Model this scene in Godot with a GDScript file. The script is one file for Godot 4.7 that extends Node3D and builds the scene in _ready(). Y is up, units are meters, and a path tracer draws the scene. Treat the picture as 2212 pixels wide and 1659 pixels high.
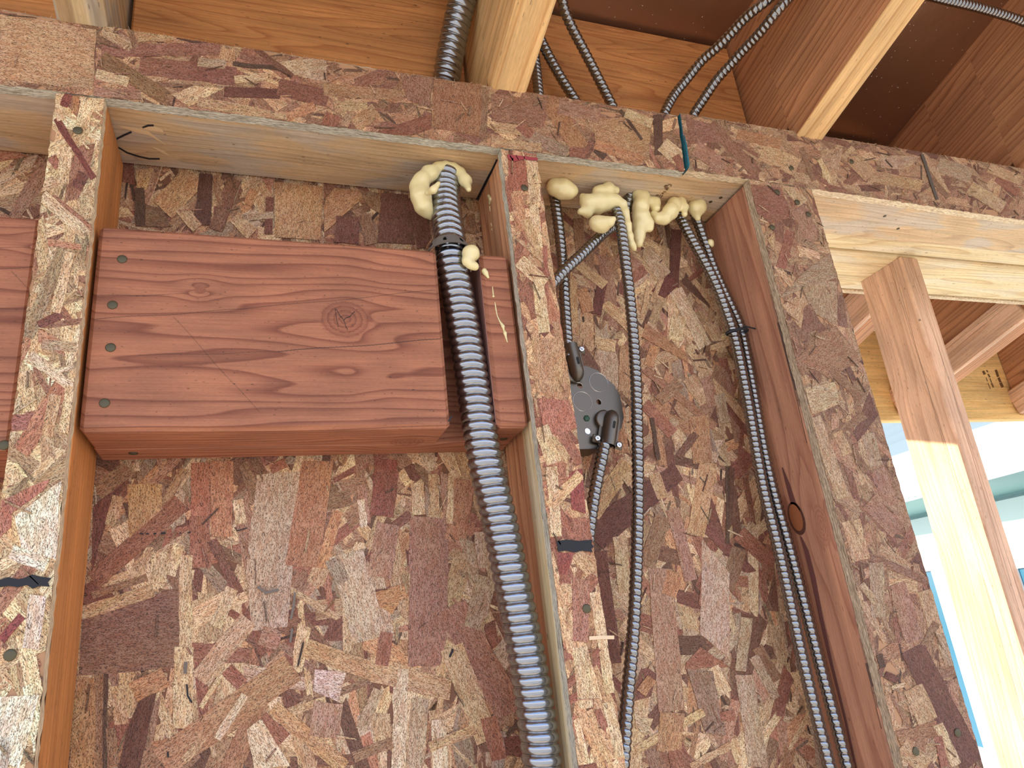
extends Node3D

const WALL_STRANDS := [
	[126,84,68,-4,-4426,511,-4276,720,-4228,731,-4875,7,-4850],
	[184,143,103,36,-4420,527,-4289,491,-4186,0,-4321],
	[140,100,72,64,-4272,464,-4158,443,-4098,43,-4215],
	[142,84,60,102,-4188,743,-3571,633,-3436,-1,-4064],
	[178,130,82,248,-3321,524,-3331,536,-3553,293,-3794],
	[108,58,47,1,-3504,249,-3239,95,-3736,34,-4080],
	[140,100,72,61,-3445,296,-3242,210,-3120,-23,-3325],
	[160,92,64,752,-3145,771,-3630,929,-3638,913,-3149],
	[168,104,72,921,-3132,940,-3818,1119,-3829,1106,-3138],
	[148,86,66,760,-3631,786,-4078,947,-4087,925,-3637],
	[180,148,128,1314,-3274,1715,-3252,1580,-4639,1294,-4644,1233,-4157],
	[164,104,72,1716,-3153,2009,-3161,1860,-4156,1565,-4110],
	[178,118,76,1988,-3627,1830,-4140,1923,-4175,2085,-3661],
	[132,64,54,2411,-3144,2344,-3703,2552,-3731,2627,-3168],
	[204,170,128,697,-3961,725,-4714,823,-4725,799,-3969],
	[204,170,128,690,-4709,705,-5322,848,-5344,837,-4728],
	[175,125,75,-24,-4855,1,-5502,176,-5537,156,-4886],
	[140,100,72,116,-4858,188,-5536,276,-5546,207,-4866],
	[84,58,44,183,-4857,228,-5540,261,-5546,217,-4861],
	[94,55,42,479,-5009,504,-4988,545,-4997,573,-5035,487,-5580,333,-5556,379,-5292],
	[168,118,82,1552,-4867,573,-5468,710,-5661,1698,-5081],
	[182,142,112,1201,-4490,827,-4928,943,-5036,1323,-4604],
	[180,135,90,1706,-4889,2359,-5198,2422,-5063,1761,-4753],
	[184,134,86,1422,-5314,1993,-5847,2078,-5769,1502,-5231],
	[148,86,66,1056,-4964,1180,-5100,1260,-5029,1135,-4892],
	[148,86,66,1325,-5378,1513,-5570,1602,-5491,1412,-5297],
	[206,180,150,1262,-5413,1375,-5346,1608,-5736,1323,-5707],
	[190,160,138,1949,-4073,2140,-4842,2442,-4794,2257,-4009],
	[200,166,164,1808,-5010,2072,-5071,2003,-5299,1790,-5185],
	[168,124,104,1798,-5258,1757,-5523,1995,-5586,2040,-5319],
	[204,170,128,1045,-4955,891,-5189,923,-5212,1076,-4979],
	[168,138,112,2302,-5215,2140,-5518,2224,-5563,2388,-5262],
	[206,180,150,2492,-5057,2426,-5873,2551,-5895,2624,-5075],
	[190,130,75,2389,-4444,2628,-4432,2498,-4617,2384,-4541],
	[204,170,128,476,-3911,477,-4171,604,-4189,606,-3928],
	[204,170,128,646,-3848,580,-4108,666,-4144,733,-3884],
	[120,72,56,911,-3869,1148,-4342,1220,-4309,983,-3833],
	[204,170,128,1075,-4248,952,-4556,1046,-4607,1172,-4299],
	[160,112,93,2395,-3765,2289,-4253,2504,-4307,2618,-3817],
	[150,125,108,1909,-4107,2010,-4328,2129,-4279,2028,-4056],
	[206,180,150,1218,-5128,1015,-5433,1063,-5468,1268,-5164],
	[184,143,103,825,-5597,967,-5432,917,-5388,776,-5553],
	[160,112,93,1493,-4820,1539,-4674,1379,-4610,1336,-4756],
	[184,143,103,240,-4958,286,-5244,389,-5248,343,-4960],
	[140,100,72,230,-5261,275,-5525,337,-5528,293,-5263],
	[178,118,76,437,-5098,672,-5004,598,-4858,364,-4955],
	[184,143,103,187,-3690,226,-3438,142,-3411,104,-3663],
	[148,86,66,1415,-3175,1448,-3264,1585,-3209,1552,-3119],
	[204,170,128,1106,-3505,1142,-3723,1233,-3713,1198,-3494],
	[160,112,93,2216,-3410,2254,-3783,2340,-3776,2302,-3401],
	[206,180,150,2219,-3550,2236,-3814,2304,-3811,2288,-3546],
	[140,100,72,2128,-5785,2459,-5720,2429,-5635,2098,-5702],
	[150,100,86,2715,-3749,2770,-3734,3087,-3787,3007,-4796,2913,-5106,2617,-5088],
	[130,68,55,2401,-3250,2329,-3698,2554,-3737,2632,-3286],
	[166,106,76,3184,-3367,3042,-3966,3249,-4010,3400,-3408],
	[168,138,112,3185,-3955,3330,-4017,3366,-4425,3257,-4399],
	[150,98,78,2925,-4656,3401,-5632,3670,-5544,3193,-4547],
	[194,154,114,2921,-4986,3196,-5805,3410,-5765,3138,-4933],
	[206,180,150,2796,-5546,2785,-5931,2915,-5946,2929,-5559],
	[168,138,112,2635,-5345,2554,-5889,2696,-5920,2783,-5374],
	[184,138,98,2287,-4943,3006,-5242,2975,-5408,2277,-5170],
	[150,130,120,3362,-5707,3305,-6004,3423,-6030,3483,-5731],
	[108,58,47,3443,-5775,3637,-5787,3598,-5963,3461,-5928],
	[84,58,44,3493,-5780,3638,-5685,3611,-5655,3466,-5750],
	[206,180,150,2527,-5091,2437,-5874,2528,-5892,2623,-5107],
	[204,170,128,3176,-4522,3519,-4685,3534,-4658,3190,-4495],
	[184,143,103,2779,-5803,3207,-5716,3177,-5628,2749,-5717],
	[148,86,66,3249,-5598,3317,-5952,3461,-5942,3395,-5584],
	[184,143,103,2926,-3320,2916,-3726,3008,-3726,3020,-3319],
	[204,170,128,2745,-3409,2744,-3718,2871,-3718,2874,-3406],
	[160,112,93,3044,-3326,3050,-3734,3134,-3731,3129,-3321],
	[204,170,128,3128,-3343,3071,-3821,3135,-3827,3194,-3347],
	[178,118,76,2390,-4539,2665,-4481,2632,-4352,2355,-4412],
	[168,138,112,3351,-4328,3162,-4786,3347,-4854,3543,-4396],
	[148,86,66,2386,-4756,2324,-5030,2436,-5061,2499,-4786],
	[100,55,45,5762,-3294,5838,-3477,4721,-4181,4596,-4040,4626,-3850],
	[190,145,95,5098,-3215,4584,-3773,4720,-3871,5241,-3318],
	[204,170,128,4849,-4064,4825,-4624,4974,-4622,5002,-4057],
	[110,60,48,4615,-4201,4598,-5288,4734,-5289,4759,-4194],
	[166,122,96,5207,-4405,5494,-4442,5349,-5798,5055,-5773],
	[140,100,72,5407,-3842,5106,-4352,5281,-4418,5591,-3909],
	[188,140,95,6104,-3274,5752,-4084,5962,-4130,6327,-3317],
	[148,86,66,5815,-4115,5917,-4121,6021,-4485,5884,-4465],
	[144,84,64,5846,-4511,6080,-4703,5872,-5080,5731,-4806],
	[184,150,130,5927,-4161,6193,-4537,5980,-5383,5683,-5116],
	[144,85,62,5459,-5369,5654,-5240,5958,-5470,5435,-5428],
	[204,170,128,5687,-5467,5781,-5723,5929,-5687,5836,-5428],
	[140,106,90,5457,-5430,5753,-5482,5760,-6084,5534,-6036],
	[168,140,116,6007,-5547,6230,-5573,6174,-6444,5954,-6394],
	[195,155,105,5542,-5803,4728,-6035,4760,-6103,5575,-5875],
	[170,120,80,5071,-5773,4962,-6107,5225,-6166,5341,-5829],
	[204,170,128,4783,-5753,4982,-5829,4883,-5970,4779,-5883],
	[148,86,66,6339,-4170,6701,-4529,6876,-4413,6510,-4050],
	[84,58,44,6442,-3346,6224,-4221,6272,-4224,6493,-3347],
	[184,143,103,5790,-6143,5292,-6266,5319,-6326,5816,-6205],
	[148,86,66,5086,-6130,5093,-6290,5233,-6290,5227,-6129],
	[168,138,112,6231,-4996,6018,-5507,6147,-5534,6366,-5022],
	[184,143,103,5410,-3422,5471,-3693,5610,-3655,5549,-3381],
	[160,112,93,5549,-3815,5613,-4586,5773,-4565,5713,-3787],
	[178,118,76,5429,-4442,5313,-4678,5476,-4726,5595,-4489],
	[140,100,72,6281,-5335,6444,-5681,6578,-5640,6414,-5292],
	[168,138,112,6221,-5413,6383,-5844,6495,-5817,6333,-5383],
	[148,86,66,5733,-5954,5908,-5961,5916,-5877,5740,-5871],
	[140,100,72,4733,-5478,4673,-5702,4789,-5725,4851,-5500],
	[178,118,76,4939,-5621,5087,-5504,5001,-5433,4854,-5550],
	[94,50,42,6392,-153,6546,-146,6311,-1015,6169,-996],
	[100,46,42,6205,-826,6323,-986,6083,-1177,5906,-1087],
	[180,146,116,5826,-540,6043,-424,6240,-799,6041,-937],
	[200,170,138,6163,-1099,6423,-1870,6616,-1780,6358,-999],
	[184,143,103,6528,-922,6824,-1372,6889,-1326,6593,-874],
	[184,144,100,5148,-1342,5278,-1257,5720,-1639,5589,-1787],
	[204,168,120,5022,-1731,5298,-1786,5249,-1938,4998,-1881],
	[184,138,94,4842,-852,4896,-1076,4817,-1738,4681,-1722],
	[100,50,42,5175,-1023,5030,-1435,5152,-1454,5301,-1040],
	[184,143,103,4836,-766,5217,-1107,5319,-998,4935,-654],
	[160,106,70,5728,-1538,6211,-1912,6227,-2055,5647,-1720],
	[178,130,90,5331,-1850,5555,-1843,5449,-2521,5193,-2501],
	[150,100,70,5568,-2183,6370,-2903,6459,-2827,5652,-2103],
	[148,86,66,5449,-2623,5748,-2988,5885,-2890,5583,-2521],
	[120,82,56,5196,-2445,5353,-2648,5394,-2618,5237,-2415],
	[204,170,128,6136,-1401,6006,-1735,6205,-1762,6339,-1426],
	[184,143,103,5860,-1009,5667,-1490,5723,-1500,5919,-1018],
	[165,115,80,6081,-2738,6010,-3302,6272,-3289,6350,-2718],
	[110,70,54,6095,-2915,5800,-3190,5869,-3246,6166,-2972],
	[84,58,44,6305,-2027,6489,-2010,6492,-1987,6308,-2005],
	[178,118,76,4867,-1144,4907,-1453,5062,-1403,5023,-1092],
	[148,86,66,5413,-294,5661,-490,5863,-256,5611,-57],
	[140,100,72,4983,-137,4948,-665,5086,-641,5124,-110],
	[160,112,93,5454,-707,5703,-878,5858,-689,5604,-516],
	[148,86,66,5689,-989,5909,-832,5844,-722,5625,-880],
	[184,143,103,5909,-1259,6122,-917,6060,-893,5849,-1235],
	[140,100,72,5749,-2596,6094,-2364,6015,-2250,5671,-2486],
	[184,143,103,6097,-2290,6258,-2608,6436,-2513,6275,-2192],
	[178,118,76,5746,-1816,5604,-2080,5724,-2119,5869,-1854],
	[84,58,44,5552,-2749,5539,-3244,5596,-3238,5609,-2741],
	[160,112,93,6337,-2260,6370,-2624,6539,-2582,6508,-2215],
	[168,138,112,6488,-2468,6496,-2828,6641,-2801,6636,-2438],
	[178,118,76,5086,-2629,5035,-3156,5203,-3149,5258,-2617],
	[184,143,103,5202,-2818,5250,-3248,5377,-3221,5331,-2788],
	[186,140,92,113,-46,273,-7,221,-282,129,-293],
	[182,132,86,568,58,289,-408,472,-594,757,-135],
	[84,48,38,704,-15,832,-16,837,-638,679,-644],
	[120,76,56,984,-22,818,-663,943,-709,1114,-67],
	[140,100,72,831,-31,888,-398,940,-382,884,-13],
	[174,127,86,1446,-32,1966,-26,1923,-715,1467,-720],
	[120,88,64,233,-474,352,-469,478,-690,201,-717],
	[204,170,128,1150,-356,1323,-200,1308,-170,1134,-327],
	[84,58,44,110,-271,152,-715,237,-703,197,-256],
	[108,58,47,1366,-237,1356,-692,1437,-689,1450,-231],
	[168,138,112,1206,-546,1447,-494,1440,-408,1199,-461],
	[184,143,103,1015,-570,1190,-766,1279,-645,1103,-447],
	[184,143,103,502,-507,675,-733,755,-635,580,-407],
	[178,118,76,1216,-139,1146,-331,1225,-371,1296,-179],
	[168,118,78,2085,-32,2384,-25,2399,-128,1966,-617,1973,-210],
	[140,100,72,2361,-28,2587,-39,2614,-349,2429,-203],
	[106,62,48,2606,-37,2914,-24,2961,-676,2535,-692],
	[110,62,50,2098,-391,2352,-386,2328,-731,2065,-733],
	[132,92,66,2335,-375,2398,-744,2539,-694,2477,-321],
	[112,66,52,2912,-77,2978,-736,3151,-686,3090,-19],
	[150,106,72,3597,-236,3703,-201,3697,-477,3556,-468]]
const PLATE_STRANDS := [
	[169,128,96,-923,741,-129,729,-100,34,-839,18],
	[129,80,66,-62,418,932,653,926,808,-75,561],
	[127,76,62,248,276,1075,305,1089,530,251,491],
	[122,86,55,-88,323,495,-46,554,116,-36,487],
	[169,138,111,1457,666,1941,842,1934,509,1595,545],
	[187,155,114,527,103,726,239,975,255,686,-13],
	[98,53,43,982,158,1483,217,1487,340,983,277],
	[118,69,56,1454,262,1924,201,1966,414,1489,471],
	[76,53,40,1051,542,1538,571,1542,627,1054,597],
	[109,66,49,1241,769,1586,488,1618,550,1272,833],
	[164,132,105,-104,677,158,533,193,656,-71,801],
	[127,91,66,118,792,182,567,231,600,168,826],
	[186,155,116,-95,166,166,115,180,228,-83,278],
	[146,102,85,-88,-36,283,-2,281,101,-92,65],
	[167,130,94,223,658,517,750,506,875,210,780],
	[153,126,102,739,474,984,488,989,597,743,581],
	[186,155,116,1073,335,1379,430,1372,519,1066,423],
	[167,130,94,752,0,1331,-56,1348,66,765,119],
	[167,130,94,1126,-22,1549,-21,1557,68,1132,65],
	[162,107,69,1569,-40,1831,146,1800,241,1537,52],
	[138,93,62,3056,773,3593,791,3531,72,2981,115],
	[127,91,66,3603,761,3501,59,3579,66,3685,771],
	[153,111,78,1908,493,2726,549,2718,412,1905,334],
	[129,87,69,2684,746,3046,771,3000,379,2754,423],
	[124,69,51,2387,-46,2994,295,2980,98,2763,-14],
	[159,118,82,2229,-46,2455,178,2378,313,2154,86],
	[135,78,60,1875,-15,2010,-65,2063,95,1926,144],
	[167,130,94,2004,143,2337,242,2332,368,1997,266],
	[147,98,62,4270,648,4585,9,4790,171,4472,823],
	[129,87,67,3697,683,4377,712,4223,314,3659,313],
	[135,78,60,4556,104,4790,127,4721,-19,4536,-34],
	[136,111,91,3955,128,4471,-64,4556,103,4033,294],
	[155,114,78,4896,552,5715,701,5539,38,4886,234],
	[84,55,38,5736,740,5635,143,5755,164,5861,765],
	[76,53,40,5277,725,5490,325,5528,356,5315,757],
	[186,155,116,5320,630,5660,539,5735,685,5392,775],
	[76,53,40,4837,80,4946,-19,5006,53,4897,152],
	[167,130,94,3674,161,3981,164,4012,303,3703,297],
	[146,102,85,4460,540,4978,508,5045,708,4520,736],
	[162,107,69,4846,117,5415,-33,5487,108,4911,257],
	[186,155,116,5690,224,5900,40,6072,231,5859,417],
	[135,78,60,5867,137,5937,-66,6052,6,5983,211],
	[167,130,94,3619,-34,4195,-15,4220,99,3639,78],
	[135,78,60,3922,260,4062,126,4154,241,4013,377]]
const PLATE_STRANDS_B := [
	[127,84,67,6470,668,6995,-3,7150,129,6619,808],
	[131,87,73,6197,794,6522,746,6683,506,6175,380],
	[162,132,106,9223,655,9979,734,9631,471,9175,443],
	[166,136,102,10649,225,11169,-64,11402,142,10873,434],
	[160,127,96,8198,562,8600,687,8277,52,8091,144],
	[167,130,94,7139,297,7622,110,7831,391,7337,578],
	[167,130,94,8516,536,8814,179,9069,380,8767,744],
	[127,91,66,7836,560,7892,53,7978,93,7923,602],
	[186,155,116,8086,410,8162,59,8249,104,8173,457],
	[146,102,85,6153,238,6495,-4,6669,198,6321,443],
	[167,130,94,8886,181,9745,126,9868,327,8996,377],
	[153,126,102,10187,516,10774,394,10993,665,10394,785],
	[135,78,60,11320,496,11658,277,11825,416,11483,637],
	[127,91,66,9969,411,10192,55,10290,120,10066,478],
	[162,107,69,6877,563,7522,505,7605,670,6953,724],
	[167,130,94,11228,637,11838,481,12009,667,11389,822]]
const LEFT_STRANDS := [
	[112,50,42,-366,-341,-39,-917,0,-876,-327,-297],
	[120,52,42,-305,-32,-335,-169,-280,-194,-250,-57],
	[165,110,62,-248,-59,-246,-243,-195,-242,-196,-58],
	[108,58,47,-132,-831,-177,-992,-98,-1037,-51,-876],
	[148,86,66,-369,-753,-307,-848,-260,-790,-322,-694],
	[204,170,128,-292,-606,-279,-976,-195,-975,-206,-603],
	[214,182,136,-178,-75,-198,-365,-99,-380,-77,-89],
	[204,170,128,-370,-232,-337,-352,-276,-319,-309,-199],
	[146,120,90,-217,-1585,-399,-2365,-308,-2410,-121,-1632],
	[108,58,47,-147,-2157,-300,-2258,-274,-2314,-121,-2214],
	[168,104,74,-132,-2744,-339,-3259,-240,-3331,-27,-2818],
	[206,180,150,-334,-2576,-30,-2830,7,-2758,-298,-2502],
	[150,86,74,-377,-3014,-237,-2999,-270,-3131,-373,-3142],
	[206,180,150,-151,-2689,-4,-2657,-14,-2610,-161,-2643],
	[168,138,112,-242,-2487,-12,-2509,-12,-2427,-244,-2406],
	[205,178,140,-399,-1156,-45,-1505,4,-1417,-352,-1066],
	[204,170,128,-161,-1620,-214,-2164,-146,-2182,-91,-1637],
	[184,143,103,-154,-2847,-176,-3174,-101,-3193,-78,-2865],
	[204,170,128,-386,-2680,-310,-2998,-218,-2979,-293,-2659],
	[204,170,128,-57,-2782,-66,-3153,-1,-3165,10,-2793],
	[166,96,76,-387,-3658,-220,-3566,-84,-3503,-121,-3590,-296,-3740,-290,-3843,-357,-3916],
	[132,50,54,-180,-4427,-283,-4575,-245,-4612,-140,-4465],
	[148,86,66,-60,-3937,-78,-3987,-40,-4010,-22,-3960],
	[226,212,190,-276,-3767,-13,-3519,0,-4085,-207,-4007],
	[206,182,176,-131,-4309,-138,-4652,-41,-4677,-32,-4332],
	[236,222,200,-240,-4941,-10,-4960,-80,-5381,-197,-5311],
	[170,160,150,-194,-5184,-183,-5364,-139,-5374,-149,-5193],
	[230,216,196,-283,-4055,-65,-4170,-39,-4080,-260,-3964]]
const MIDDLE_STRANDS := [
	[150,80,60,3793,-160,4036,-111,3950,-543,3769,-575],
	[204,170,128,3993,-151,3981,-703,4109,-673,4124,-116],
	[180,126,88,3775,-604,3777,-1069,3907,-1039,3909,-570],
	[204,170,128,3960,-725,3949,-1248,4055,-1227,4068,-699],
	[204,170,128,3720,-1463,3957,-1712,4071,-1594,3832,-1343],
	[148,86,66,3797,-1783,3889,-1755,3893,-2031,3822,-2061],
	[108,58,47,4013,-2089,3898,-2197,3937,-2241,4052,-2134],
	[182,134,94,3797,-2232,4152,-2273,4030,-2875,3775,-2809],
	[166,96,76,3793,-2867,4098,-2883,4161,-3150,3813,-3283],
	[204,170,128,3710,-3169,3795,-3519,3938,-3476,3853,-3122],
	[148,86,66,3941,-3237,4074,-3535,4172,-3489,4039,-3189],
	[204,170,128,3884,-1613,3880,-2201,4005,-2181,4013,-1588],
	[184,143,103,3853,-923,3929,-1351,4039,-1307,3965,-875],
	[184,143,103,3838,-3262,3973,-3487,4033,-3452,3898,-3225],
	[204,170,128,3780,-3531,3740,-4155,3844,-4155,3889,-3527],
	[140,56,54,3999,-3585,4133,-3555,4108,-3970,3976,-3922],
	[205,158,108,3811,-3924,4151,-3644,4079,-3569,3741,-3851],
	[148,86,66,3955,-4003,4138,-4013,4119,-4216,3960,-4206],
	[140,60,55,3789,-4295,3951,-4293,3849,-4482,3781,-4476],
	[162,102,86,3894,-4508,4051,-4552,3955,-5047,3820,-5019],
	[204,170,128,4032,-4651,4045,-5459,4163,-5458,4155,-4645],
	[206,154,104,3777,-5576,3902,-6012,4036,-5993,3913,-5552],
	[148,86,66,4040,-5095,3973,-5139,3998,-5166,4065,-5122],
	[148,86,66,3930,-5571,3972,-5713,4033,-5702,3990,-5560],
	[204,170,128,3812,-5074,3792,-5535,3922,-5542,3946,-5077],
	[184,143,103,3916,-4334,4028,-4515,4122,-4467,4009,-4285],
	[204,170,128,4009,-5526,4055,-5939,4152,-5935,4109,-5520]]
const RIGHT_STRANDS := [
	[173,142,106,7393,-74,7606,-63,7741,-230,7564,-355],
	[127,78,60,6917,-103,7367,-92,7433,-513,7061,-645,6868,-466],
	[167,130,94,6948,-874,7080,-766,7050,-1125],
	[146,102,85,7420,-435,7546,-848,7785,-724,7660,-303],
	[135,78,60,7265,-711,6968,-1236,7098,-1261,7401,-735],
	[142,115,91,7833,-976,7834,-1321,6907,-1643,7363,-1275],
	[151,124,96,7254,-1394,7815,-1379,7638,-1964,7321,-1803],
	[118,82,66,7762,-1561,7851,-1552,7786,-1986,7634,-1960],
	[136,96,69,7251,-2101,7609,-1961,7845,-2385,7294,-2630,6928,-2397],
	[173,146,109,6933,-2736,7357,-2665,7339,-2929,6932,-3043],
	[104,64,53,7817,-2774,7838,-3063,7444,-3357,7422,-3252],
	[127,91,66,7297,-2543,7630,-2889,7729,-2821,7393,-2473],
	[164,133,100,6855,-3102,6960,-3973,7135,-3934,7034,-3052],
	[127,91,66,7215,-3292,7401,-3712,7505,-3670,7319,-3246],
	[127,91,66,7642,-3014,7073,-3258,7103,-3331,7673,-3090],
	[167,130,94,6915,-1738,7193,-1594,7264,-1677,7087,-2024],
	[123,82,66,7220,-1743,7331,-1695,7413,-1969,7048,-2150],
	[153,126,102,7517,-3292,7507,-3647,7699,-3615,7712,-3256],
	[167,130,94,7329,-3471,7275,-3227,7135,-3272,7190,-3514],
	[146,102,85,7505,-3693,7543,-4091,7756,-4047,7721,-3643],
	[96,56,47,7244,-5499,7566,-6559,7879,-6509,7563,-5428],
	[142,96,66,6911,-6134,7438,-6118,7410,-6247,6944,-6258],
	[127,87,66,6900,-4487,7822,-4896,7893,-4828,6964,-4417],
	[151,124,100,7148,-4620,6994,-5138,7173,-5149,7334,-4627],
	[98,53,43,6953,-5675,7084,-5743,7137,-5695,7006,-5628],
	[186,155,116,7015,-5793,7185,-5787,7187,-5749,7018,-5756],
	[186,155,116,7384,-6160,7468,-6514,7592,-6497,7508,-6141],
	[167,130,94,6944,-4206,6936,-4607,7176,-4580,7189,-4173],
	[146,102,85,7258,-4065,7544,-4393,7791,-4260,7501,-3925],
	[153,126,102,7732,-5286,7746,-5681,7902,-5666,7891,-5267],
	[167,130,94,7662,-4959,7672,-5380,7875,-5358,7870,-4933],
	[127,91,66,7754,-5237,7517,-5435,7598,-5479,7838,-5281],
	[146,102,85,7298,-4869,7330,-5413,7570,-5385,7544,-4834],
	[167,130,94,7143,-5826,7213,-6126,7461,-6088,7392,-5783],
	[135,78,60,7354,-6247,7333,-6497,7436,-6498,7458,-6246],
	[76,53,40,6936,-5473,6934,-5593,7008,-5589,7011,-5468],
	[155,126,98,6938,-4832,7057,-5034,7137,-5003,7017,-4800],
	[167,130,94,6857,-6314,7101,-6515,7277,-6420,7028,-6216]]
const BIG_CONDUIT := [3240,-81,530,3216,-194,530,3206,-358,540,3175,-552,603,3164,-828,665,3162,-1047,712,3145,-1288,750,3168,-1535,750,3195,-1858,750,3218,-2207,750,3242,-2540,750,3255,-2813,750,3270,-3078,750,3285,-3337,750,3315,-3549,741,3379,-3918,725,3425,-4329,713,3469,-4721,702,3509,-5104,700,3537,-5539,700,3539,-5937,700,3536,-6229,700,3520,-7500,700,3500,-12800,680]
const BIG_CONDUIT_TOP := [3354,1262,450,3368,1345,490,3399,1563,596,3462,1860,736,3520,2139,890,3581,2410,1050,3380,2750,1500,3300,3300,2000]
const CABLE_A := [5296,-229,500,5298,-349,553,5266,-667,600,5241,-1037,600,5230,-1388,588,5228,-1766,535,5206,-2195,491,5163,-2618,465,5091,-3129,438,5027,-3568,412,4930,-4084,400,4830,-4529,400,4738,-4910,400,4635,-5273,400,4540,-5580,400,4462,-5877,400,4405,-6092,400,4321,-6404,400,4250,-7500,380,4200,-12800,350]
const CABLE_B := [4624,8,300,4625,-284,300,4616,-602,300,4601,-913,300,4571,-1275,300,4543,-1626,300,4498,-1978,326,4469,-2185,360]
const CABLE_C := [5327,-433,340,5177,-545,393,4946,-769,447,4712,-996,500,4535,-1155,527,4385,-1312,540,4239,-1458,540]
const CABLE_D := [6312,-72,300,6363,-462,364,6445,-863,429,6555,-1243,436,6616,-1590,414,6659,-1802,400,6654,-2180,400,6636,-2654,400,6591,-3250,400,6559,-3822,400,6582,-4267,409,6554,-4957,421,6537,-5604,434,6542,-6210,447,6544,-6566,460,6560,-8000,450,6540,-12800,450]
const CABLE_E := [6584,-78,280,6625,-390,289,6658,-810,297,6738,-1172,300,6833,-1524,300,6865,-1726,306,6830,-2144,323,6793,-2632,340,6730,-3241,357,6711,-3823,374,6735,-4273,391,6741,-4973,409,6747,-5629,426,6764,-6242,443,6758,-6600,460,6810,-8000,450,6800,-12800,450]
const CABLE_F := [5601,66,450,5599,20,400,5568,-118,350,5520,-273,325,5474,-458,300]
const CABLE_BOX := [4718,-3161,400,4662,-3309,400,4601,-3453,400,4546,-3595,400,4489,-3758,400,4437,-3918,400,4389,-4097,400,4180,-5000,360,4170,-6000,360]
const TOP_F1 := [4520,2500,1500,4400,3150,1900,4732,2363,1100,4795,2219,986,4925,2057,871,5112,1840,757,5283,1550,671,5416,1297,614,5485,1180,579,5515,1123,550]
const TOP_F2 := [4577,2259,600,4642,2028,580,4733,1804,560,4858,1516,540,4990,1289,520,5054,1152,500]
const TOP_F3 := [4543,2201,500,4545,1824,500,4532,1526,500,4523,1273,500,4517,1129,500]
const TOP_G1 := [8000,2620,2200,7440,2287,1900,7162,2053,1786,7065,2017,1673,7008,2020,1486,6954,1982,1282,6876,1941,1091,6802,1934,909,6721,1861,764,6582,1693,673,6441,1544,595,6284,1301,573,6242,1202,550]
const TOP_G2 := [8150,2450,2150,7636,2271,2000,7328,1962,1886,7241,1876,1773,7214,1841,1586,7189,1833,1382,7142,1815,1191,7075,1753,1009,6978,1679,855,6874,1532,741,6757,1370,641,6695,1284,595,6665,1212,550]
const TOP_H := [8350,2660,2000,9625,2585,2000,9996,2572,2000,10434,2589,2000,10876,2587,2000,11323,2566,2000,11724,2522,2000,12202,2422,2000,12220,2280,2000]
const FOAM_CONDUIT := [[3407,-423,750,28,3409,-246,660,65,3369,-128,620,63,3300,-67,620,55,3211,-56,640,45,3124,-97,640,58,3016,-199,660,84,2915,-322,680,86,2891,-398,660,96,2896,-520,680,104,2926,-619,660,95,2977,-680,620,51,3007,-710,600,24],[2928,-589,850,32,2971,-595,920,31,3024,-527,940,23]]
const FOAM_EGG := [[4551,-72,500,103,4639,-85,500,120,4733,-103,500,90,4788,-96,500,51]]
const FOAM_CLUSTER := [[5069,-98,550,59,5215,-58,560,72,5319,-69,560,46],[4890,-166,500,41,4947,-266,520,108,5058,-254,520,123,5185,-216,520,104,5286,-226,560,75,5343,-288,600,49,5356,-404,620,39,5354,-565,620,37,5363,-721,600,35,5389,-818,580,35,5418,-865,560,29],[4830,-380,500,37,4917,-377,500,69],[4965,-590,600,96,5016,-609,620,94,5072,-622,700,48,5108,-605,740,32]]
const FOAM_COLUMN := [[5678,-4,450,77,5728,-47,450,95,5690,-184,450,100,5663,-323,440,94,5637,-455,420,86,5614,-574,400,71,5593,-680,400,46],[5714,-331,460,71,5740,-435,460,66,5751,-493,460,42],[5852,-35,400,62,5914,-77,400,83,5915,-163,420,62]]
const FOAM_HOOK := [[5882,-238,400,43,5916,-308,420,57,5997,-313,440,77,6088,-220,460,95,6186,-98,440,92,6281,-51,440,65,6305,-137,480,40,6264,-264,500,37]]
const FOAM_BALL := [[6522,-72,400,98,6575,-60,400,107],[6551,-167,360,53,6555,-204,360,38]]
const FOAM_PEA := [[6676,-537,340,47,6677,-561,340,42]]
const FOAM_BLOCK := [[3281,-1330,940,74,3296,-1321,940,77,3250,-1414,950,48,3263,-1463,960,32],[3359,-1253,860,46,3392,-1262,840,27],[3321,-1469,950,42]]
const FOAM_DROP := [[3430,-1485,900,27,3442,-1507,900,27,3468,-1553,890,12]]
const FOAM_STREAK := [[3505,-1650,880,5,3504,-1740,880,7],[3502,-1757,885,13],[3513,-1821,880,5,3515,-1894,880,7,3521,-1967,880,5,3540,-2024,880,7,3567,-2083,885,18,3572,-2117,880,8,3580,-2155,885,18,3587,-2202,880,9,3595,-2249,880,5]]
const FOAM_STUD := [[3749,-235,419,21,3749,-310,466,23,3749,-335,421,13],[3749,-365,411,8,3749,-419,401,6],[3749,-578,392,8,3749,-612,399,6],[3749,-641,389,6,3749,-670,397,5]]
const NAILS := {"left_strip": [[-176,-426,1008],[-201,-4691,1008]], "middle_strip": [[3938,-518,1008],[3984,-4778,1008]], "right_strip": [[7289,-173,1008],[7555,-291,1008],[7065,-697,1008],[7676,-452,1008],[7091,-6328,1008],[7649,-6250,1008]], "plate_strip_b": [[8669,469,1008],[7617,225,1008]], "block": [[225,-1591,878],[184,-2025,878],[198,-2406,878],[191,-2880,878]], "block_under": [[317,-3110,240],[3586,-3110,493]], "plate_under": [[9511,0,570],[10009,0,327],[6814,0,562],[6731,0,458]], "left_block": [[-437,-3209,878]]}
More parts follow.
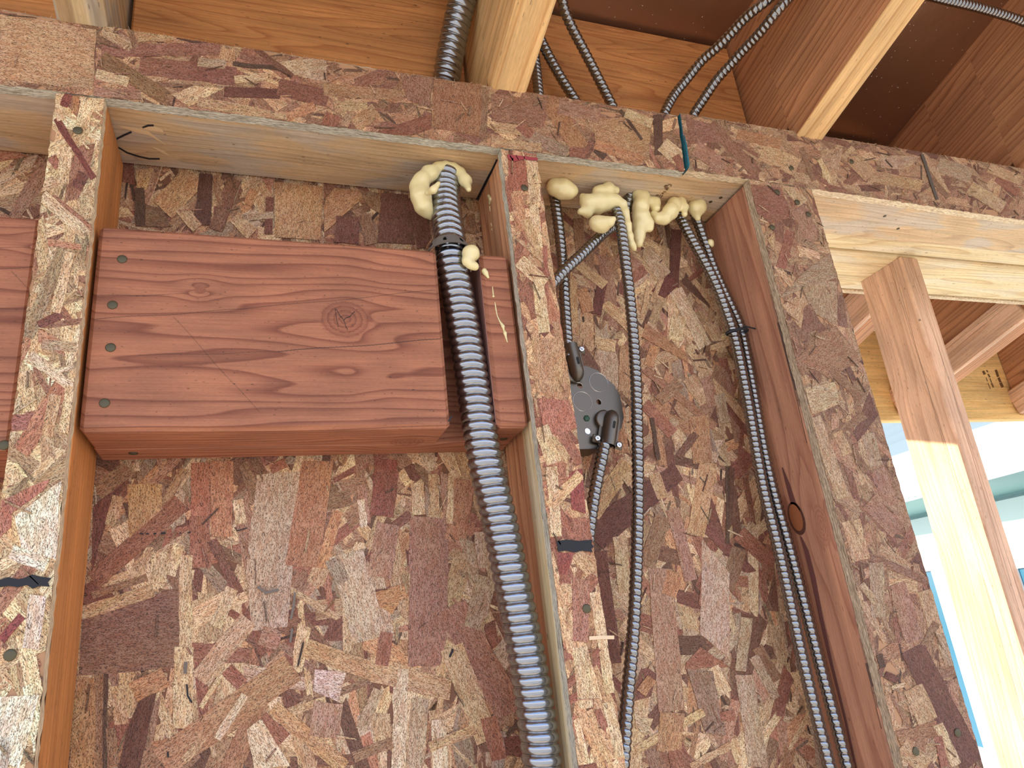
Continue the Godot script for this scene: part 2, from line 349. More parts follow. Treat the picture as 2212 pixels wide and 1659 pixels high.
const MARKS := {"left_black": [[-330,-4204,1008,-268,-4184,1008,-206,-4204,1008,-167,-4195,1008,-128,-4177,1008,-71,-4197,1008,-9,-4211,1008,-28,-4237,1008,-14,-4269,1008,-76,-4258,1008,-113,-4274,1008,-153,-4246,1008,-201,-4257,1008,-256,-4243,1008,-324,-4250,1008]], "middle_black": [[3783,-4195,1008,3889,-4189,1008,3998,-4208,1008,4129,-4204,1008,4115,-4236,1008,4132,-4269,1008,4103,-4283,1008,4116,-4312,1008,4011,-4293,1008,3938,-4304,1008,3862,-4283,1008,3787,-4286,1008]], "pencil": [[10000,761,1008,9996,559,1008,9980,312,1008,9975,10,1008,10031,31,1008,10038,333,1008,10054,581,1008,10059,785,1008]], "plate_black": [[3752,0,774,3752,0,636,3742,0,413,3732,0,12,3760,0,-2,3768,0,400,3777,0,623,3778,0,763]], "plate_arc": [[-2,0,391,72,0,459,144,0,519,141,0,543,69,0,483,-5,0,414],[-16,0,266,55,0,193,154,0,153,244,0,132,345,0,150,347,0,173,248,0,155,160,0,175,63,0,215,-7,0,286],[250,0,600,302,0,642,349,0,651,352,0,677,302,0,667,247,0,623]], "plate_stamp": [[5946,0,642,5954,0,669,5985,0,668,5979,0,681,5944,0,681,5934,0,651],[5973,0,689,6018,0,688,6020,0,663,6031,0,659,6018,0,699,5967,0,702],[5961,0,616,5985,0,630,6021,0,623,6016,0,636,5977,0,643,5952,0,628],[5997,0,589,6001,0,602,6025,0,593,6022,0,605,5993,0,615,5986,0,599],[5991,0,538,6011,0,545,6026,0,547,6018,0,560,6003,0,558,5983,0,551],[5994,0,505,5995,0,521,6011,0,503,6015,0,511,5989,0,534,5982,0,514],[5935,0,462,5950,0,468,5970,0,471,5962,0,484,5942,0,481,5927,0,475],[5983,0,470,5998,0,476,5990,0,489,5974,0,483],[5983,0,449,5994,0,447,5989,0,460,5978,0,462],[6019,0,428,6023,0,479,6012,0,487,6007,0,437],[5939,0,442,5975,0,427,5991,0,414,5994,0,423,5974,0,439,5936,0,455]], "fascia_stamp": [[19294,322,-5680,19312,223,-5680,19402,253,-5680,19384,353,-5680],[19451,352,-5680,19483,297,-5680,19526,318,-5680,19494,373,-5680],[19451,240,-5680,19482,152,-5680,19535,174,-5680,19505,262,-5680],[19475,124,-5680,19476,3,-5680,19512,12,-5680,19511,134,-5680],[19461,-12,-5680,19476,-133,-5680,19531,-116,-5680,19516,5,-5680],[19346,146,-5680,19352,35,-5680,19379,43,-5680,19373,153,-5680],[19346,-9,-5680,19355,-173,-5680,19382,-166,-5680,19373,-1,-5680],[19781,369,-5680,19773,167,-5680,19866,189,-5680,19874,391,-5680],[19777,143,-5680,19787,9,-5680,19879,36,-5680,19870,169,-5680],[19773,-7,-5680,19796,-139,-5680,19906,-103,-5680,19882,30,-5680]], "plate_chip": [[32,0,602,176,0,597,292,0,573,426,0,393,292,0,513,198,0,529],[215,0,598,342,0,656,418,0,624,429,0,580,366,0,588,285,0,585],[303,0,335,391,0,301,442,0,231,378,0,263]], "pitch": [[6911,-4252,393,6911,-4407,404,6911,-4699,403,6911,-5122,383,6911,-5531,377,6911,-6055,386,6911,-6523,375,6911,-6516,402,6911,-6048,420,6911,-5526,419,6911,-5117,439,6911,-4696,474,6911,-4404,469,6911,-4250,415],[6911,-3468,371,6911,-3686,369,6911,-3891,375,6911,-3988,474,6911,-3979,499,6911,-3883,455,6911,-3687,436,6911,-3468,386]], "knot_rim": [[6911,-4072,529,6911,-4133,522,6911,-4183,502,6911,-4218,470,6911,-4233,431,6911,-4226,390,6911,-4198,350,6911,-4151,317,6911,-4092,294,6911,-4027,286,6911,-3965,293,6911,-3912,314,6911,-3877,346,6911,-3863,386,6911,-3872,429,6911,-3902,468,6911,-3950,501,6911,-4009,521]], "knot": [[6911,-4057,497,6911,-4105,492,6911,-4146,477,6911,-4175,452,6911,-4187,423,6911,-4182,391,6911,-4159,360,6911,-4122,335,6911,-4074,318,6911,-4022,311,6911,-3971,317,6911,-3929,332,6911,-3901,357,6911,-3889,388,6911,-3896,420,6911,-3920,451,6911,-3958,475,6911,-4005,492]], "wall_smudge": [[1324,-4290,0,1403,-4350,0,1511,-4331,0,1505,-4308,0,1405,-4327,0,1337,-4272,0],[1636,-4353,0,1623,-4470,0,1600,-4577,0,1619,-4583,0,1643,-4475,0,1655,-4357,0],[1611,-4656,0,1595,-4769,0,1614,-4773,0,1630,-4660,0],[769,-4834,0,766,-4923,0,794,-4928,0,797,-4839,0]], "wall_ink": [[790,-5009,0,801,-5099,0,835,-5157,0,847,-5151,0,814,-5097,0,804,-5009,0],[377,-3765,0,406,-3775,0,408,-3764,0,379,-3754,0],[425,-3772,0,447,-3774,0,446,-3762,0,424,-3761,0],[483,-3776,0,505,-3773,0,502,-3761,0,481,-3764,0],[541,-3777,0,577,-3776,0,575,-3760,0,539,-3761,0],[686,-3780,0,701,-3781,0,700,-3769,0,686,-3768,0],[750,-3784,0,776,-3781,0,774,-3769,0,748,-3772,0],[1147,-3789,0,1243,-3766,0,1241,-3758,0,1144,-3781,0],[674,-5487,0,679,-5530,0,692,-5531,0,687,-5487,0],[3007,-5050,0,3027,-5020,0,3044,-4981,0,3028,-4974,0,3012,-5012,0,2992,-5042,0]], "splinter": [[3966,-5031,1008,4086,-5036,1008,4197,-5047,1008,4202,-5018,1008,4090,-5006,1008,3969,-5001,1008]], "block_tick": [[2949,-3056,878,2964,-3031,878,2983,-3005,878,2973,-2997,878,2953,-3024,878,2938,-3050,878]], "red": [[3782,-121,1008,3908,-115,1008,4143,-112,1008,4127,-151,1008,3967,-155,1008,3856,-200,1008,3791,-173,1008]]}
const BOX := {"outline": [[4619,-2239],[4797,-2241],[4903,-2288],[4985,-2402],[5026,-2559],[5026,-2747],[4999,-2931],[4948,-3060],[4856,-3145],[4730,-3183],[4477,-3158]], "knock": [[4817,-2431],[4588,-2652]], "holes": [[4594,-2332],[4589,-2471],[4785,-2656],[4601,-2983]], "green": [[4607,-2844]], "con1": [[4512,-2027],[4501,-2472]], "con2": [[4910,-2773],[4782,-3164]], "screws": [[4591,-2091],[4695,-3066],[4914,-3162]]}
const FRONT := 0.1008      # front face of the oriented strand board strips
const STUD_DEPTH := 0.089
const BAY := 0.3749
const MIDDLE_WIDTH := 0.0387
const RIGHT_STUD := 0.6911
const RIGHT_WIDTH := 0.0945
const RISE := 0.25         # roof slope
const BLOCK_FRONT := 0.0878

var rng := RandomNumberGenerator.new()
var used := {}
var mats := {}
var nail_mesh: ArrayMesh

# ------------------------------------------------------------------ bookkeeping
func numbered(n: String) -> String:
	if not used.has(n):
		used[n] = 0
		return n
	used[n] += 1
	return "%s_%03d" % [n, used[n]]

func thing(called: String, label: String, category: String, group := "", at := Vector3.ZERO) -> Node3D:
	var o := Node3D.new()
	o.name = numbered(called)
	add_child(o)
	o.position = at
	o.set_meta("label", label)
	o.set_meta("category", category)
	if group:
		o.set_meta("group", group)
	return o

func structure(called: String, label := "") -> Node3D:
	var o := Node3D.new()
	o.name = numbered(called)
	add_child(o)
	o.set_meta("kind", "structure")
	if label:
		o.set_meta("label", label)
	return o

func part(called: String, mesh: Mesh, mat: Material, parent: Node3D, at := Vector3.ZERO, turn := Basis.IDENTITY, label := "") -> MeshInstance3D:
	var o := MeshInstance3D.new()
	o.name = called
	o.mesh = mesh
	o.material_override = mat
	o.transform = Transform3D(turn, at)
	o.cast_shadow = GeometryInstance3D.SHADOW_CASTING_SETTING_ON
	parent.add_child(o, true)
	if label:
		o.set_meta("label", label)
	return o

# ------------------------------------------------------------------ meshes
class Builder:
	var v := PackedVector3Array()
	var n := PackedVector3Array()
	var uv := PackedVector2Array()
	var c := PackedColorArray()
	var i := PackedInt32Array()
	func tri(a: Vector3, b: Vector3, d: Vector3, out: Vector3, ua := Vector2.ZERO, ub := Vector2.ZERO, ud := Vector2.ZERO) -> void:
		var k := v.size()
		var flip := (b - a).cross(d - a).dot(out) > 0.0
		if flip:
			v.append_array([a, d, b]); uv.append_array([ua, ud, ub])
		else:
			v.append_array([a, b, d]); uv.append_array([ua, ub, ud])
		n.append_array([out, out, out])
		i.append_array([k, k + 1, k + 2])
	func quad(a: Vector3, b: Vector3, d: Vector3, e: Vector3, out: Vector3, ua := Vector2.ZERO, ub := Vector2.ZERO, ud := Vector2.ZERO, ue := Vector2.ZERO) -> void:
		tri(a, b, d, out, ua, ub, ud)
		tri(a, d, e, out, ua, ud, ue)
	func done() -> ArrayMesh:
		var m := ArrayMesh.new()
		var a := []
		a.resize(Mesh.ARRAY_MAX)
		a[Mesh.ARRAY_VERTEX] = v
		a[Mesh.ARRAY_NORMAL] = n
		if uv.size() == v.size():
			a[Mesh.ARRAY_TEX_UV] = uv
		if c.size() == v.size():
			a[Mesh.ARRAY_COLOR] = c
		a[Mesh.ARRAY_INDEX] = i
		m.add_surface_from_arrays(Mesh.PRIMITIVE_TRIANGLES, a)
		return m

# a box with eased edges; the grain runs along x, uv in metres
func eased(b: Builder, at: Vector3, size: Vector3, r: float, uo := 0.0, vo := 0.0) -> void:
	var h := size / 2.0
	var p := func(sx: float, sy: float, sz: float, ax: int) -> Vector3:
		var q := Vector3(sx * (h.x - r), sy * (h.y - r), sz * (h.z - r))
		q[ax] = [sx, sy, sz][ax] * h[ax]
		return q + at
	var w := func(q: Vector3) -> Vector2: return Vector2(q.x + uo, q.y + q.z + vo)
	var e := func(q: Vector3) -> Vector2: return Vector2(q.y * 0.3 + uo, q.z + q.y * 0.2 + vo)
	for s in [-1.0, 1.0]:
		var z := [p.call(-1.0, -1.0, s, 2), p.call(1.0, -1.0, s, 2), p.call(1.0, 1.0, s, 2), p.call(-1.0, 1.0, s, 2)]
		b.quad(z[0], z[1], z[2], z[3], Vector3(0, 0, s), w.call(z[0]), w.call(z[1]), w.call(z[2]), w.call(z[3]))
		var y := [p.call(-1.0, s, -1.0, 1), p.call(1.0, s, -1.0, 1), p.call(1.0, s, 1.0, 1), p.call(-1.0, s, 1.0, 1)]
		b.quad(y[0], y[1], y[2], y[3], Vector3(0, s, 0), w.call(y[0]), w.call(y[1]), w.call(y[2]), w.call(y[3]))
		var x := [p.call(s, -1.0, -1.0, 0), p.call(s, 1.0, -1.0, 0), p.call(s, 1.0, 1.0, 0), p.call(s, -1.0, 1.0, 0)]
		b.quad(x[0], x[1], x[2], x[3], Vector3(s, 0, 0), e.call(x[0]), e.call(x[1]), e.call(x[2]), e.call(x[3]))
		for t in [-1.0, 1.0]:
			var a := [p.call(-1.0, s, t, 1), p.call(1.0, s, t, 1), p.call(1.0, s, t, 2), p.call(-1.0, s, t, 2)]
			b.quad(a[0], a[1], a[2], a[3], Vector3(0, s, t).normalized(), w.call(a[0]), w.call(a[1]), w.call(a[2]), w.call(a[3]))
			a = [p.call(s, -1.0, t, 0), p.call(s, 1.0, t, 0), p.call(s, 1.0, t, 2), p.call(s, -1.0, t, 2)]
			b.quad(a[0], a[1], a[2], a[3], Vector3(s, 0, t).normalized(), w.call(a[0]), w.call(a[1]), w.call(a[2]), w.call(a[3]))
			a = [p.call(s, t, -1.0, 0), p.call(s, t, 1.0, 0), p.call(s, t, 1.0, 1), p.call(s, t, -1.0, 1)]
			b.quad(a[0], a[1], a[2], a[3], Vector3(s, t, 0).normalized(), w.call(a[0]), w.call(a[1]), w.call(a[2]), w.call(a[3]))
			for k in [-1.0, 1.0]:
				b.tri(p.call(s, t, k, 0), p.call(s, t, k, 1), p.call(s, t, k, 2), Vector3(s, t, k).normalized(), w.call(p.call(s, t, k, 0)), w.call(p.call(s, t, k, 1)), w.call(p.call(s, t, k, 2)))

func board(size: Vector3, r := 0.003, uo := 0.0, vo := 0.0) -> ArrayMesh:
	var b := Builder.new()
	eased(b, Vector3.ZERO, size, r, uo, vo)
	return b.done()

# turns that lay a board's grain along another axis
func up_grain() -> Basis: return Basis(Vector3(0, 1, 0), Vector3(-1, 0, 0), Vector3(0, 0, 1))        # grain up, face to +z
func roof_grain() -> Basis:
	var d := Vector3(0, RISE, 1).normalized()
	return Basis(d, Vector3(0, 1, 0).slide(d).normalized(), Vector3(-1, 0, 0).normalized()).orthonormalized()

func prism(outline: PackedVector3Array, out: Vector3, thick: float, color := Color.WHITE) -> ArrayMesh:
	var b := Builder.new()
	var flat := PackedVector2Array()
	var ax := out.abs().max_axis_index()
	for q in outline:
		flat.append(Vector2(q[(ax + 1) % 3], q[(ax + 2) % 3]))
	var t := Geometry2D.triangulate_polygon(flat)
	for k in range(0, t.size(), 3):
		b.tri(outline[t[k]] + out * thick, outline[t[k + 1]] + out * thick, outline[t[k + 2]] + out * thick, out)
	var mid := Vector3.ZERO
	for q in outline: mid += q / outline.size()
	for k in outline.size():
		var q := outline[k]
		var r := outline[(k + 1) % outline.size()]
		b.quad(q, r, r + out * thick, q + out * thick, (r - q).cross(out).normalized() * (1.0 if (r - q).cross(out).dot(q - mid) > 0 else -1.0))
	return b.done()

func dec(a: Array, from := 0) -> PackedVector3Array:
	var o := PackedVector3Array()
	for k in range(from, a.size(), 3):
		o.append(Vector3(a[k], a[k + 1], a[k + 2]) / 10000.0)
	return o

# ------------------------------------------------------------------ textures
func noise_bytes(w: int, h: int, sw: int, sh: int, freq: float, sd: int, octaves := 3) -> PackedByteArray:
	var f := FastNoiseLite.new()
	f.seed = sd
	f.frequency = freq
	f.fractal_octaves = octaves
	var nw := maxi(4, w / sw)
	var nh := maxi(4, h / sh)
	var im := f.get_seamless_image(nw, nh)
	im.convert(Image.FORMAT_L8)
	# a margin that wraps round, so that the enlarged picture still tiles
	var px := mini(4, nw)
	var py := mini(4, nh)
	var wide := Image.create_empty(nw + 2 * px, nh + 2 * py, false, Image.FORMAT_L8)
	for dx in [-nw, 0, nw]:
		for dy in [-nh, 0, nh]:
			wide.blit_rect(im, Rect2i(0, 0, nw, nh), Vector2i(px + dx, py + dy))
	wide.resize(int(round(float(nw + 2 * px) * w / nw)), int(round(float(nh + 2 * py) * h / nh)), Image.INTERPOLATE_CUBIC)
	return wide.get_region(Rect2i(int(round(float(px) * w / nw)), int(round(float(py) * h / nh)), w, h)).get_data()

func c8(r: int, g: int, b: int) -> Color: return Color(r / 255.0, g / 255.0, b / 255.0)

# plain-sawn wood: growth rings that run along x and bend round knots [x, y, radius] in pixels
func wood(w: int, h: int, sd: int, early: Color, late: Color, rings: float, warp: float, knots := [], flecks := 300, cracks := [], grey := 0.0, blotch := 0.10, density := [], stretch := 34) -> StandardMaterial3D:
	var n1 := noise_bytes(w, h, stretch, 4, 0.045, sd, 2)
	var n2 := noise_bytes(w, h, 40, 1, 0.22, sd + 1)
	var n3 := noise_bytes(w, h, 12, 4, 0.05, sd + 2)
	var n4 := noise_bytes(w, h, 4, 1, 0.3, sd + 3)
	var out := PackedByteArray()
	out.resize(w * h * 3)
	var k := 0
	var nk := knots.size()
	var run := 0.0
	for y in h:
		var fy := float(y) / h * rings
		var sway := sin(float(y) / h * TAU) * rings * 0.06
		if density:
			var at := float(y) / h * density.size()
			run += lerpf(density[int(at) % density.size()], density[(int(at) + 1) % density.size()], at - floorf(at)) / h * rings
			fy = run
			sway = 0.0
		for x in w:
			var j := y * w + x
			var f := fy + sway + (n1[j] - 128) / 128.0 * warp
			var knot := 0.0
			var ring := 0.0
			for q in nk:
				var kn: Array = knots[q]
				var reach := minf(6.0, h / 2.0 / kn[2])
				var dx: float = wrapf(x - kn[0], -w / 2.0, w / 2.0) / kn[2]
				var dy: float = wrapf(y - kn[1], -h / 2.0, h / 2.0) / kn[2]
				if absf(dx) < 9.0 and absf(dy) < reach:
					var win := (1.0 - dx * dx / 81.0) * (1.0 - dy * dy / (reach * reach))
					f -= 1.9 * dy / (1.0 + dx * dx * 0.16 + dy * dy * 0.5) * win * win
					var d := sqrt(dx * dx * 0.72 + dy * dy)
					if d < 1.1:
						knot = maxf(knot, clampf((1.1 - d) / 0.25, 0.0, 1.0))
						ring = d * 4.2 + (n4[j] - 128) / 500.0
			var t := f - floorf(f)
			var m := t * t * t * t
			if t > 0.93: m *= (1.0 - t) / 0.07
			m = m * 0.95 + 0.06
			if knot > 0.0:
				var u := ring - floorf(ring)
				m = lerpf(m, 0.30 + 0.62 * u * u * u, knot)
			var s := 1.0 + (n2[j] - 128) / 128.0 * 0.08 + (n3[j] - 128) / 128.0 * blotch + (n4[j] - 128) / 128.0 * 0.05
			var g := grey * clampf((n3[j] - 110) / 60.0, 0.0, 1.0)
			var r := lerpf(early.r, late.r, m) * s
			var gg := lerpf(early.g, late.g, m) * s
			var b := lerpf(early.b, late.b, m) * s
			var av := (r + gg + b) / 3.0 * 0.92
			out[k] = clampi(int(lerpf(r, av, g) * 255.0), 0, 255)
			out[k + 1] = clampi(int(lerpf(gg, av, g) * 255.0), 0, 255)
			out[k + 2] = clampi(int(lerpf(b, av, g) * 255.0), 0, 255)
			k += 3
	var im := Image.create_from_data(w, h, false, Image.FORMAT_RGB8, out)
	rng.seed = sd
	for q in flecks:
		var x := rng.randi_range(0, w - 8)
		var y := rng.randi_range(0, h - 3)
		var base := im.get_pixel(x, y)
		im.fill_rect(Rect2i(x, y, rng.randi_range(1, 5), 1 if rng.randf() < 0.85 else 2), base.darkened(rng.randf_range(0.10, 0.40)))
	for cr in cracks:           # [x0, y0, x1, y1, dark]
		var n := int(absf(cr[2] - cr[0]) + absf(cr[3] - cr[1]))
		for q in n:
			var t := float(q) / n
			var x := int(lerpf(cr[0], cr[2], t))
			var y := int(lerpf(cr[1], cr[3], t) + sin(t * 9.0) * 1.5)
			if x >= 0 and y >= 0 and x < w and y < h - 1:
				im.set_pixel(x, y, im.get_pixel(x, y).darkened(cr[4]))
				if cr[4] > 0.5: im.set_pixel(x, y + 1, im.get_pixel(x, y + 1).darkened(cr[4] * 0.5))
	im.generate_mipmaps()
	var m2 := StandardMaterial3D.new()
	m2.albedo_texture = ImageTexture.create_from_image(im)
	m2.roughness = 0.72
	return m2

func fit(m: StandardMaterial3D, long: float, wide: float) -> StandardMaterial3D:
	m.uv1_scale = Vector3(1.0 / long, 1.0 / wide, 1)
	return m

# pale wood with the short dark pores of a flake, tinted by the vertex colours
func flake_material() -> StandardMaterial3D:
	var w := 1024
	var h := 512
	var a := noise_bytes(w, h, 14, 1, 0.12, 901)
	var b := noise_bytes(w, h, 3, 2, 0.2, 902)
	var c := noise_bytes(w, h, 24, 6, 0.10, 904)
	var out := PackedByteArray()
	out.resize(w * h * 3)
	for k in w * h:
		var v := 236.0 + (a[k] - 128) * 0.26 + (b[k] - 128) * 0.24
		var t := clampf((c[k] - 118) / 70.0, 0.0, 1.0)        # streaks of redder heartwood
		out[k * 3] = clampi(int(v * (1.0 - 0.06 * t)), 0, 255)
		out[k * 3 + 1] = clampi(int(v * (1.0 - 0.13 * t)), 0, 255)
		out[k * 3 + 2] = clampi(int(v * (1.0 - 0.17 * t)), 0, 255)
	var im := Image.create_from_data(w, h, false, Image.FORMAT_RGB8, out)
	rng.seed = 903
	for k in 4300:
		var v := rng.randf_range(0.36, 0.84)
		var x0 := rng.randi_range(0, w)
		var y0 := rng.randi_range(0, h)
		var l := rng.randi_range(5, 20)
		var t := rng.randi_range(3, 6)
		for x in [x0, x0 - w]:
			for y in [y0, y0 - h]:
				im.fill_rect(Rect2i(x + 2, y, l - 4, t), Color(v, v * 0.88, v * 0.80))
				im.fill_rect(Rect2i(x, y + 1, l, t - 2), Color(v, v * 0.88, v * 0.80))
	im.generate_mipmaps()
	var m := StandardMaterial3D.new()
	m.albedo_texture = ImageTexture.create_from_image(im)
	m.vertex_color_use_as_albedo = true
	m.uv1_scale = Vector3(1.0 / 0.085, 1.0 / 0.0425, 1)
	m.roughness = 0.7
	return m

# the sawn edge of a strand board: grey weathered layers along u
func edge_material(light: Color, dark: Color, sd: int) -> StandardMaterial3D:
	var w := 1024
	var h := 64
	var a := noise_bytes(w, h, 16, 1, 0.16, sd)
	var b := noise_bytes(w, h, 5, 1, 0.25, sd + 1)
	var out := PackedByteArray()
	out.resize(w * h * 3)
	for k in w * h:
		var t := clampf(0.35 + (a[k] - 128) / 128.0 * 0.8, 0.0, 1.0)
		var s := 1.0 + (b[k] - 128) / 128.0 * 0.25
		var c := light.lerp(dark, t) * s
		out[k * 3] = clampi(int(c.r * 255), 0, 255)
		out[k * 3 + 1] = clampi(int(c.g * 255), 0, 255)
		out[k * 3 + 2] = clampi(int(c.b * 255), 0, 255)
	var im := Image.create_from_data(w, h, false, Image.FORMAT_RGB8, out)
	rng.seed = sd
	for k in 260:
		im.fill_rect(Rect2i(rng.randi_range(0, w - 14), rng.randi_range(0, h - 2), rng.randi_range(3, 12), 1), dark.darkened(0.6))
	im.generate_mipmaps()
	var m := StandardMaterial3D.new()
	m.albedo_texture = ImageTexture.create_from_image(im)
	m.uv1_scale = Vector3(1.0 / 0.4, 1.0 / 0.016, 1)
	m.roughness = 0.85
	return m

func plain(c: Color, rough := 0.7, metal := 0.0) -> StandardMaterial3D:
	var m := StandardMaterial3D.new()
	m.albedo_color = c
	m.roughness = rough
	m.metallic = metal
	return m

# ------------------------------------------------------------------ strand board
func strand(b: Builder, poly: PackedVector2Array, z: float, thick: float, grain: Vector2, c: Color) -> void:
	var t := Geometry2D.triangulate_polygon(poly)
	if t.is_empty():
		return
	var k0 := b.v.size()
	var off := Vector2(rng.randf(), rng.randf())
	var side := Vector2(-grain.y, grain.x)
	var tilt := Vector3(rng.randf_range(-0.05, 0.05), rng.randf_range(-0.05, 0.05), 1).normalized()
	var lin := c.srgb_to_linear()
	var grey := lin.r * 0.35 + lin.g * 0.5 + lin.b * 0.15
	lin = lin.lerp(Color(grey, grey * 0.90, grey * 0.76), 0.26)
	lin = Color(lin.r * 2.1 / (1.0 + 0.6 * lin.r), lin.g * 2.03 / (1.0 + 0.6 * lin.g), lin.b * 1.80 / (1.0 + 0.6 * lin.b))
	for q in poly:
		b.v.append(Vector3(q.x, q.y, z))
		b.n.append(tilt)
		b.uv.append(Vector2(q.dot(grain), q.dot(side)) + off)
		var j := rng.randf_range(0.86, 1.10)
		b.c.append(Color(lin.r * j, lin.g * j * rng.randf_range(0.94, 1.04), lin.b * j * rng.randf_range(0.90, 1.05)))
	for k in range(0, t.size(), 3):
		var a := poly[t[k]]; var d := poly[t[k + 1]]; var e := poly[t[k + 2]]
		if (d - a).cross(e - a) > 0:
			b.i.append_array([k0 + t[k], k0 + t[k + 2], k0 + t[k + 1]])
		else:
			b.i.append_array([k0 + t[k], k0 + t[k + 1], k0 + t[k + 2]])
	var area2 := 0.0
	for k in poly.size():
		area2 += poly[k].cross(poly[(k + 1) % poly.size()])
	for k in poly.size():
		var a := poly[k]
		var d := poly[(k + 1) % poly.size()]
		var o := Vector2(d.y - a.y, a.x - d.x).normalized() * signf(area2)
		var k1 := b.v.size()
		for q in [Vector3(a.x, a.y, z), Vector3(d.x, d.y, z), Vector3(d.x, d.y, z - thick), Vector3(a.x, a.y, z - thick)]:
			b.v.append(q); b.n.append(Vector3(o.x, o.y, 0)); b.c.append(lin)
			b.uv.append(Vector2(Vector2(q.x, q.y).dot(grain), Vector2(q.x, q.y).dot(side)) + off)
		if area2 > 0: b.i.append_array([k1, k1 + 1, k1 + 2, k1, k1 + 2, k1 + 3])
		else: b.i.append_array([k1, k1 + 2, k1 + 1, k1, k1 + 3, k1 + 2])

# splits long edges and ruffles the outline of a flake
func ragged(poly: PackedVector2Array, amount: float) -> PackedVector2Array:
	var o := PackedVector2Array()
	for k in poly.size():
		var a := poly[k]
		var d := poly[(k + 1) % poly.size()]
		o.append(a)
		var l := a.distance_to(d)
		var n := clampi(int(l / 0.012), 0, 5)
		var s := (d - a).orthogonal().normalized()
		for j in n:
			o.append(a.lerp(d, (j + 1.0) / (n + 1.0)) + s * rng.randf_range(-amount, amount))
	return o

func flake(at: Vector2, ang: float, long: float, wide: float) -> PackedVector2Array:
	var g := Vector2.from_angle(ang)
	var s := g.orthogonal()
	var o := PackedVector2Array()
	var tap := rng.randf_range(0.6, 1.15)
	o.append(at - g * long / 2 - s * wide / 2 * tap + g * rng.randf_range(-0.1, 0.1) * long)
	o.append(at - g * long / 2 * rng.randf_range(0.9, 1.1) + s * wide * rng.randf_range(-0.2, 0.2))
	o.append(at - g * long / 2 + s * wide / 2 * tap + g * rng.randf_range(-0.1, 0.1) * long)
	o.append(at + s * wide / 2 * rng.randf_range(0.85, 1.15))
	o.append(at + g * long / 2 + s * wide / 2 + g * rng.randf_range(-0.1, 0.1) * long)
	o.append(at + g * long / 2 * rng.randf_range(0.9, 1.1) + s * wide * rng.randf_range(-0.2, 0.2))
	o.append(at + g * long / 2 - s * wide / 2 + g * rng.randf_range(-0.1, 0.1) * long)
	o.append(at - s * wide / 2 * rng.randf_range(0.85, 1.15))
	return o

# the pressed flakes of a board face: many small ones as one mesh, the large ones each on its own
func strands(owner_node: Node3D, area: PackedVector2Array, z: float, traced: Array, palette: Array, per_m2: float, sd: int, hole := PackedVector2Array(), lean := PI / 2, spread := 0.75, big := 1.0, fines := 1.0) -> void:
	rng.seed = sd
	var lo := area[0]
	var hi := area[0]
	for q in area:
		lo = lo.min(q); hi = hi.max(q)
	var count := int((hi - lo).x * (hi - lo).y * per_m2)
	var b := Builder.new()
	for k in count:
		var at := Vector2(rng.randf_range(lo.x, hi.x), rng.randf_range(lo.y, hi.y))
		var late := float(k) / count
		var small := rng.randf() < 0.35 * fines
		var long := rng.randf_range(0.008, 0.03) if small else rng.randf_range(0.03, 0.095) * big
		var wide := rng.randf_range(0.0012, 0.004) if small else rng.randf_range(0.005, 0.019) * big
		var ang := lean + rng.randfn(0.0, spread)
		var c: Color = palette[rng.randi() % palette.size()]
		c = c * rng.randf_range(0.82, 1.12)
		if small and rng.randf() < 0.4:
			c = c.darkened(0.35)
		var poly := flake(at, ang, long, wide)
		for q in Geometry2D.intersect_polygons(poly, area):
			if hole.is_empty():
				strand(b, q, z + 0.0001 + 0.0006 * late + rng.randf() * 0.0001, 0.0005, Vector2.from_angle(ang), c)
			else:
				for r in Geometry2D.clip_polygons(q, hole):
					strand(b, r, z + 0.0001 + 0.0006 * late + rng.randf() * 0.0001, 0.0005, Vector2.from_angle(ang), c)
	var fill := part("small_strands", b.done(), mats.flake, owner_node)
	fill.set_meta("kind", "stuff")
	var order := 0
	for e in traced:
		var poly := PackedVector2Array()
		for k in range(3, e.size(), 2):
			poly.append(Vector2(e[k], e[k + 1]) / 10000.0)
		var grain := Vector2.RIGHT
		var best := 0.0
		for k in poly.size():
			var d := poly[(k + 1) % poly.size()] - poly[k]
			if d.length() > best:
				best = d.length(); grain = d.normalized()
		var c := c8(e[0], e[1], e[2])
		var one := Builder.new()
		for q in Geometry2D.intersect_polygons(ragged(poly, 0.0007), area):
			if hole.is_empty():
				strand(one, q, z + 0.0009 + 0.000006 * order, 0.0008, grain, c)
			else:
				for r in Geometry2D.clip_polygons(q, hole):
					strand(one, r, z + 0.0009 + 0.000006 * order, 0.0008, grain, c)
		order += 1
		if one.v.size():
			part("strand", one.done(), mats.flake, owner_node)
	# a few loose splinters over the large flakes
	var s := Builder.new()
	for k in int(count * 0.06 * fines):
		var at := Vector2(rng.randf_range(lo.x, hi.x), rng.randf_range(lo.y, hi.y))
		var ang := lean + rng.randfn(0.0, spread)
		var c: Color = palette[rng.randi() % palette.size()]
		c = c.darkened(rng.randf_range(0.1, 0.6)) if rng.randf() < 0.45 else c.lightened(0.1)
		for q in Geometry2D.intersect_polygons(flake(at, ang, rng.randf_range(0.006, 0.022), rng.randf_range(0.0005, 0.0018)), area):
			if hole.is_empty():
				strand(s, q, z + 0.0021, 0.0006, Vector2.from_angle(ang), c)
			else:
				for r in Geometry2D.clip_polygons(q, hole):
					strand(s, r, z + 0.0021, 0.0006, Vector2.from_angle(ang), c)
	if s.v.size():
		part("splinters", s.done(), mats.flake, owner_node).set_meta("kind", "stuff")

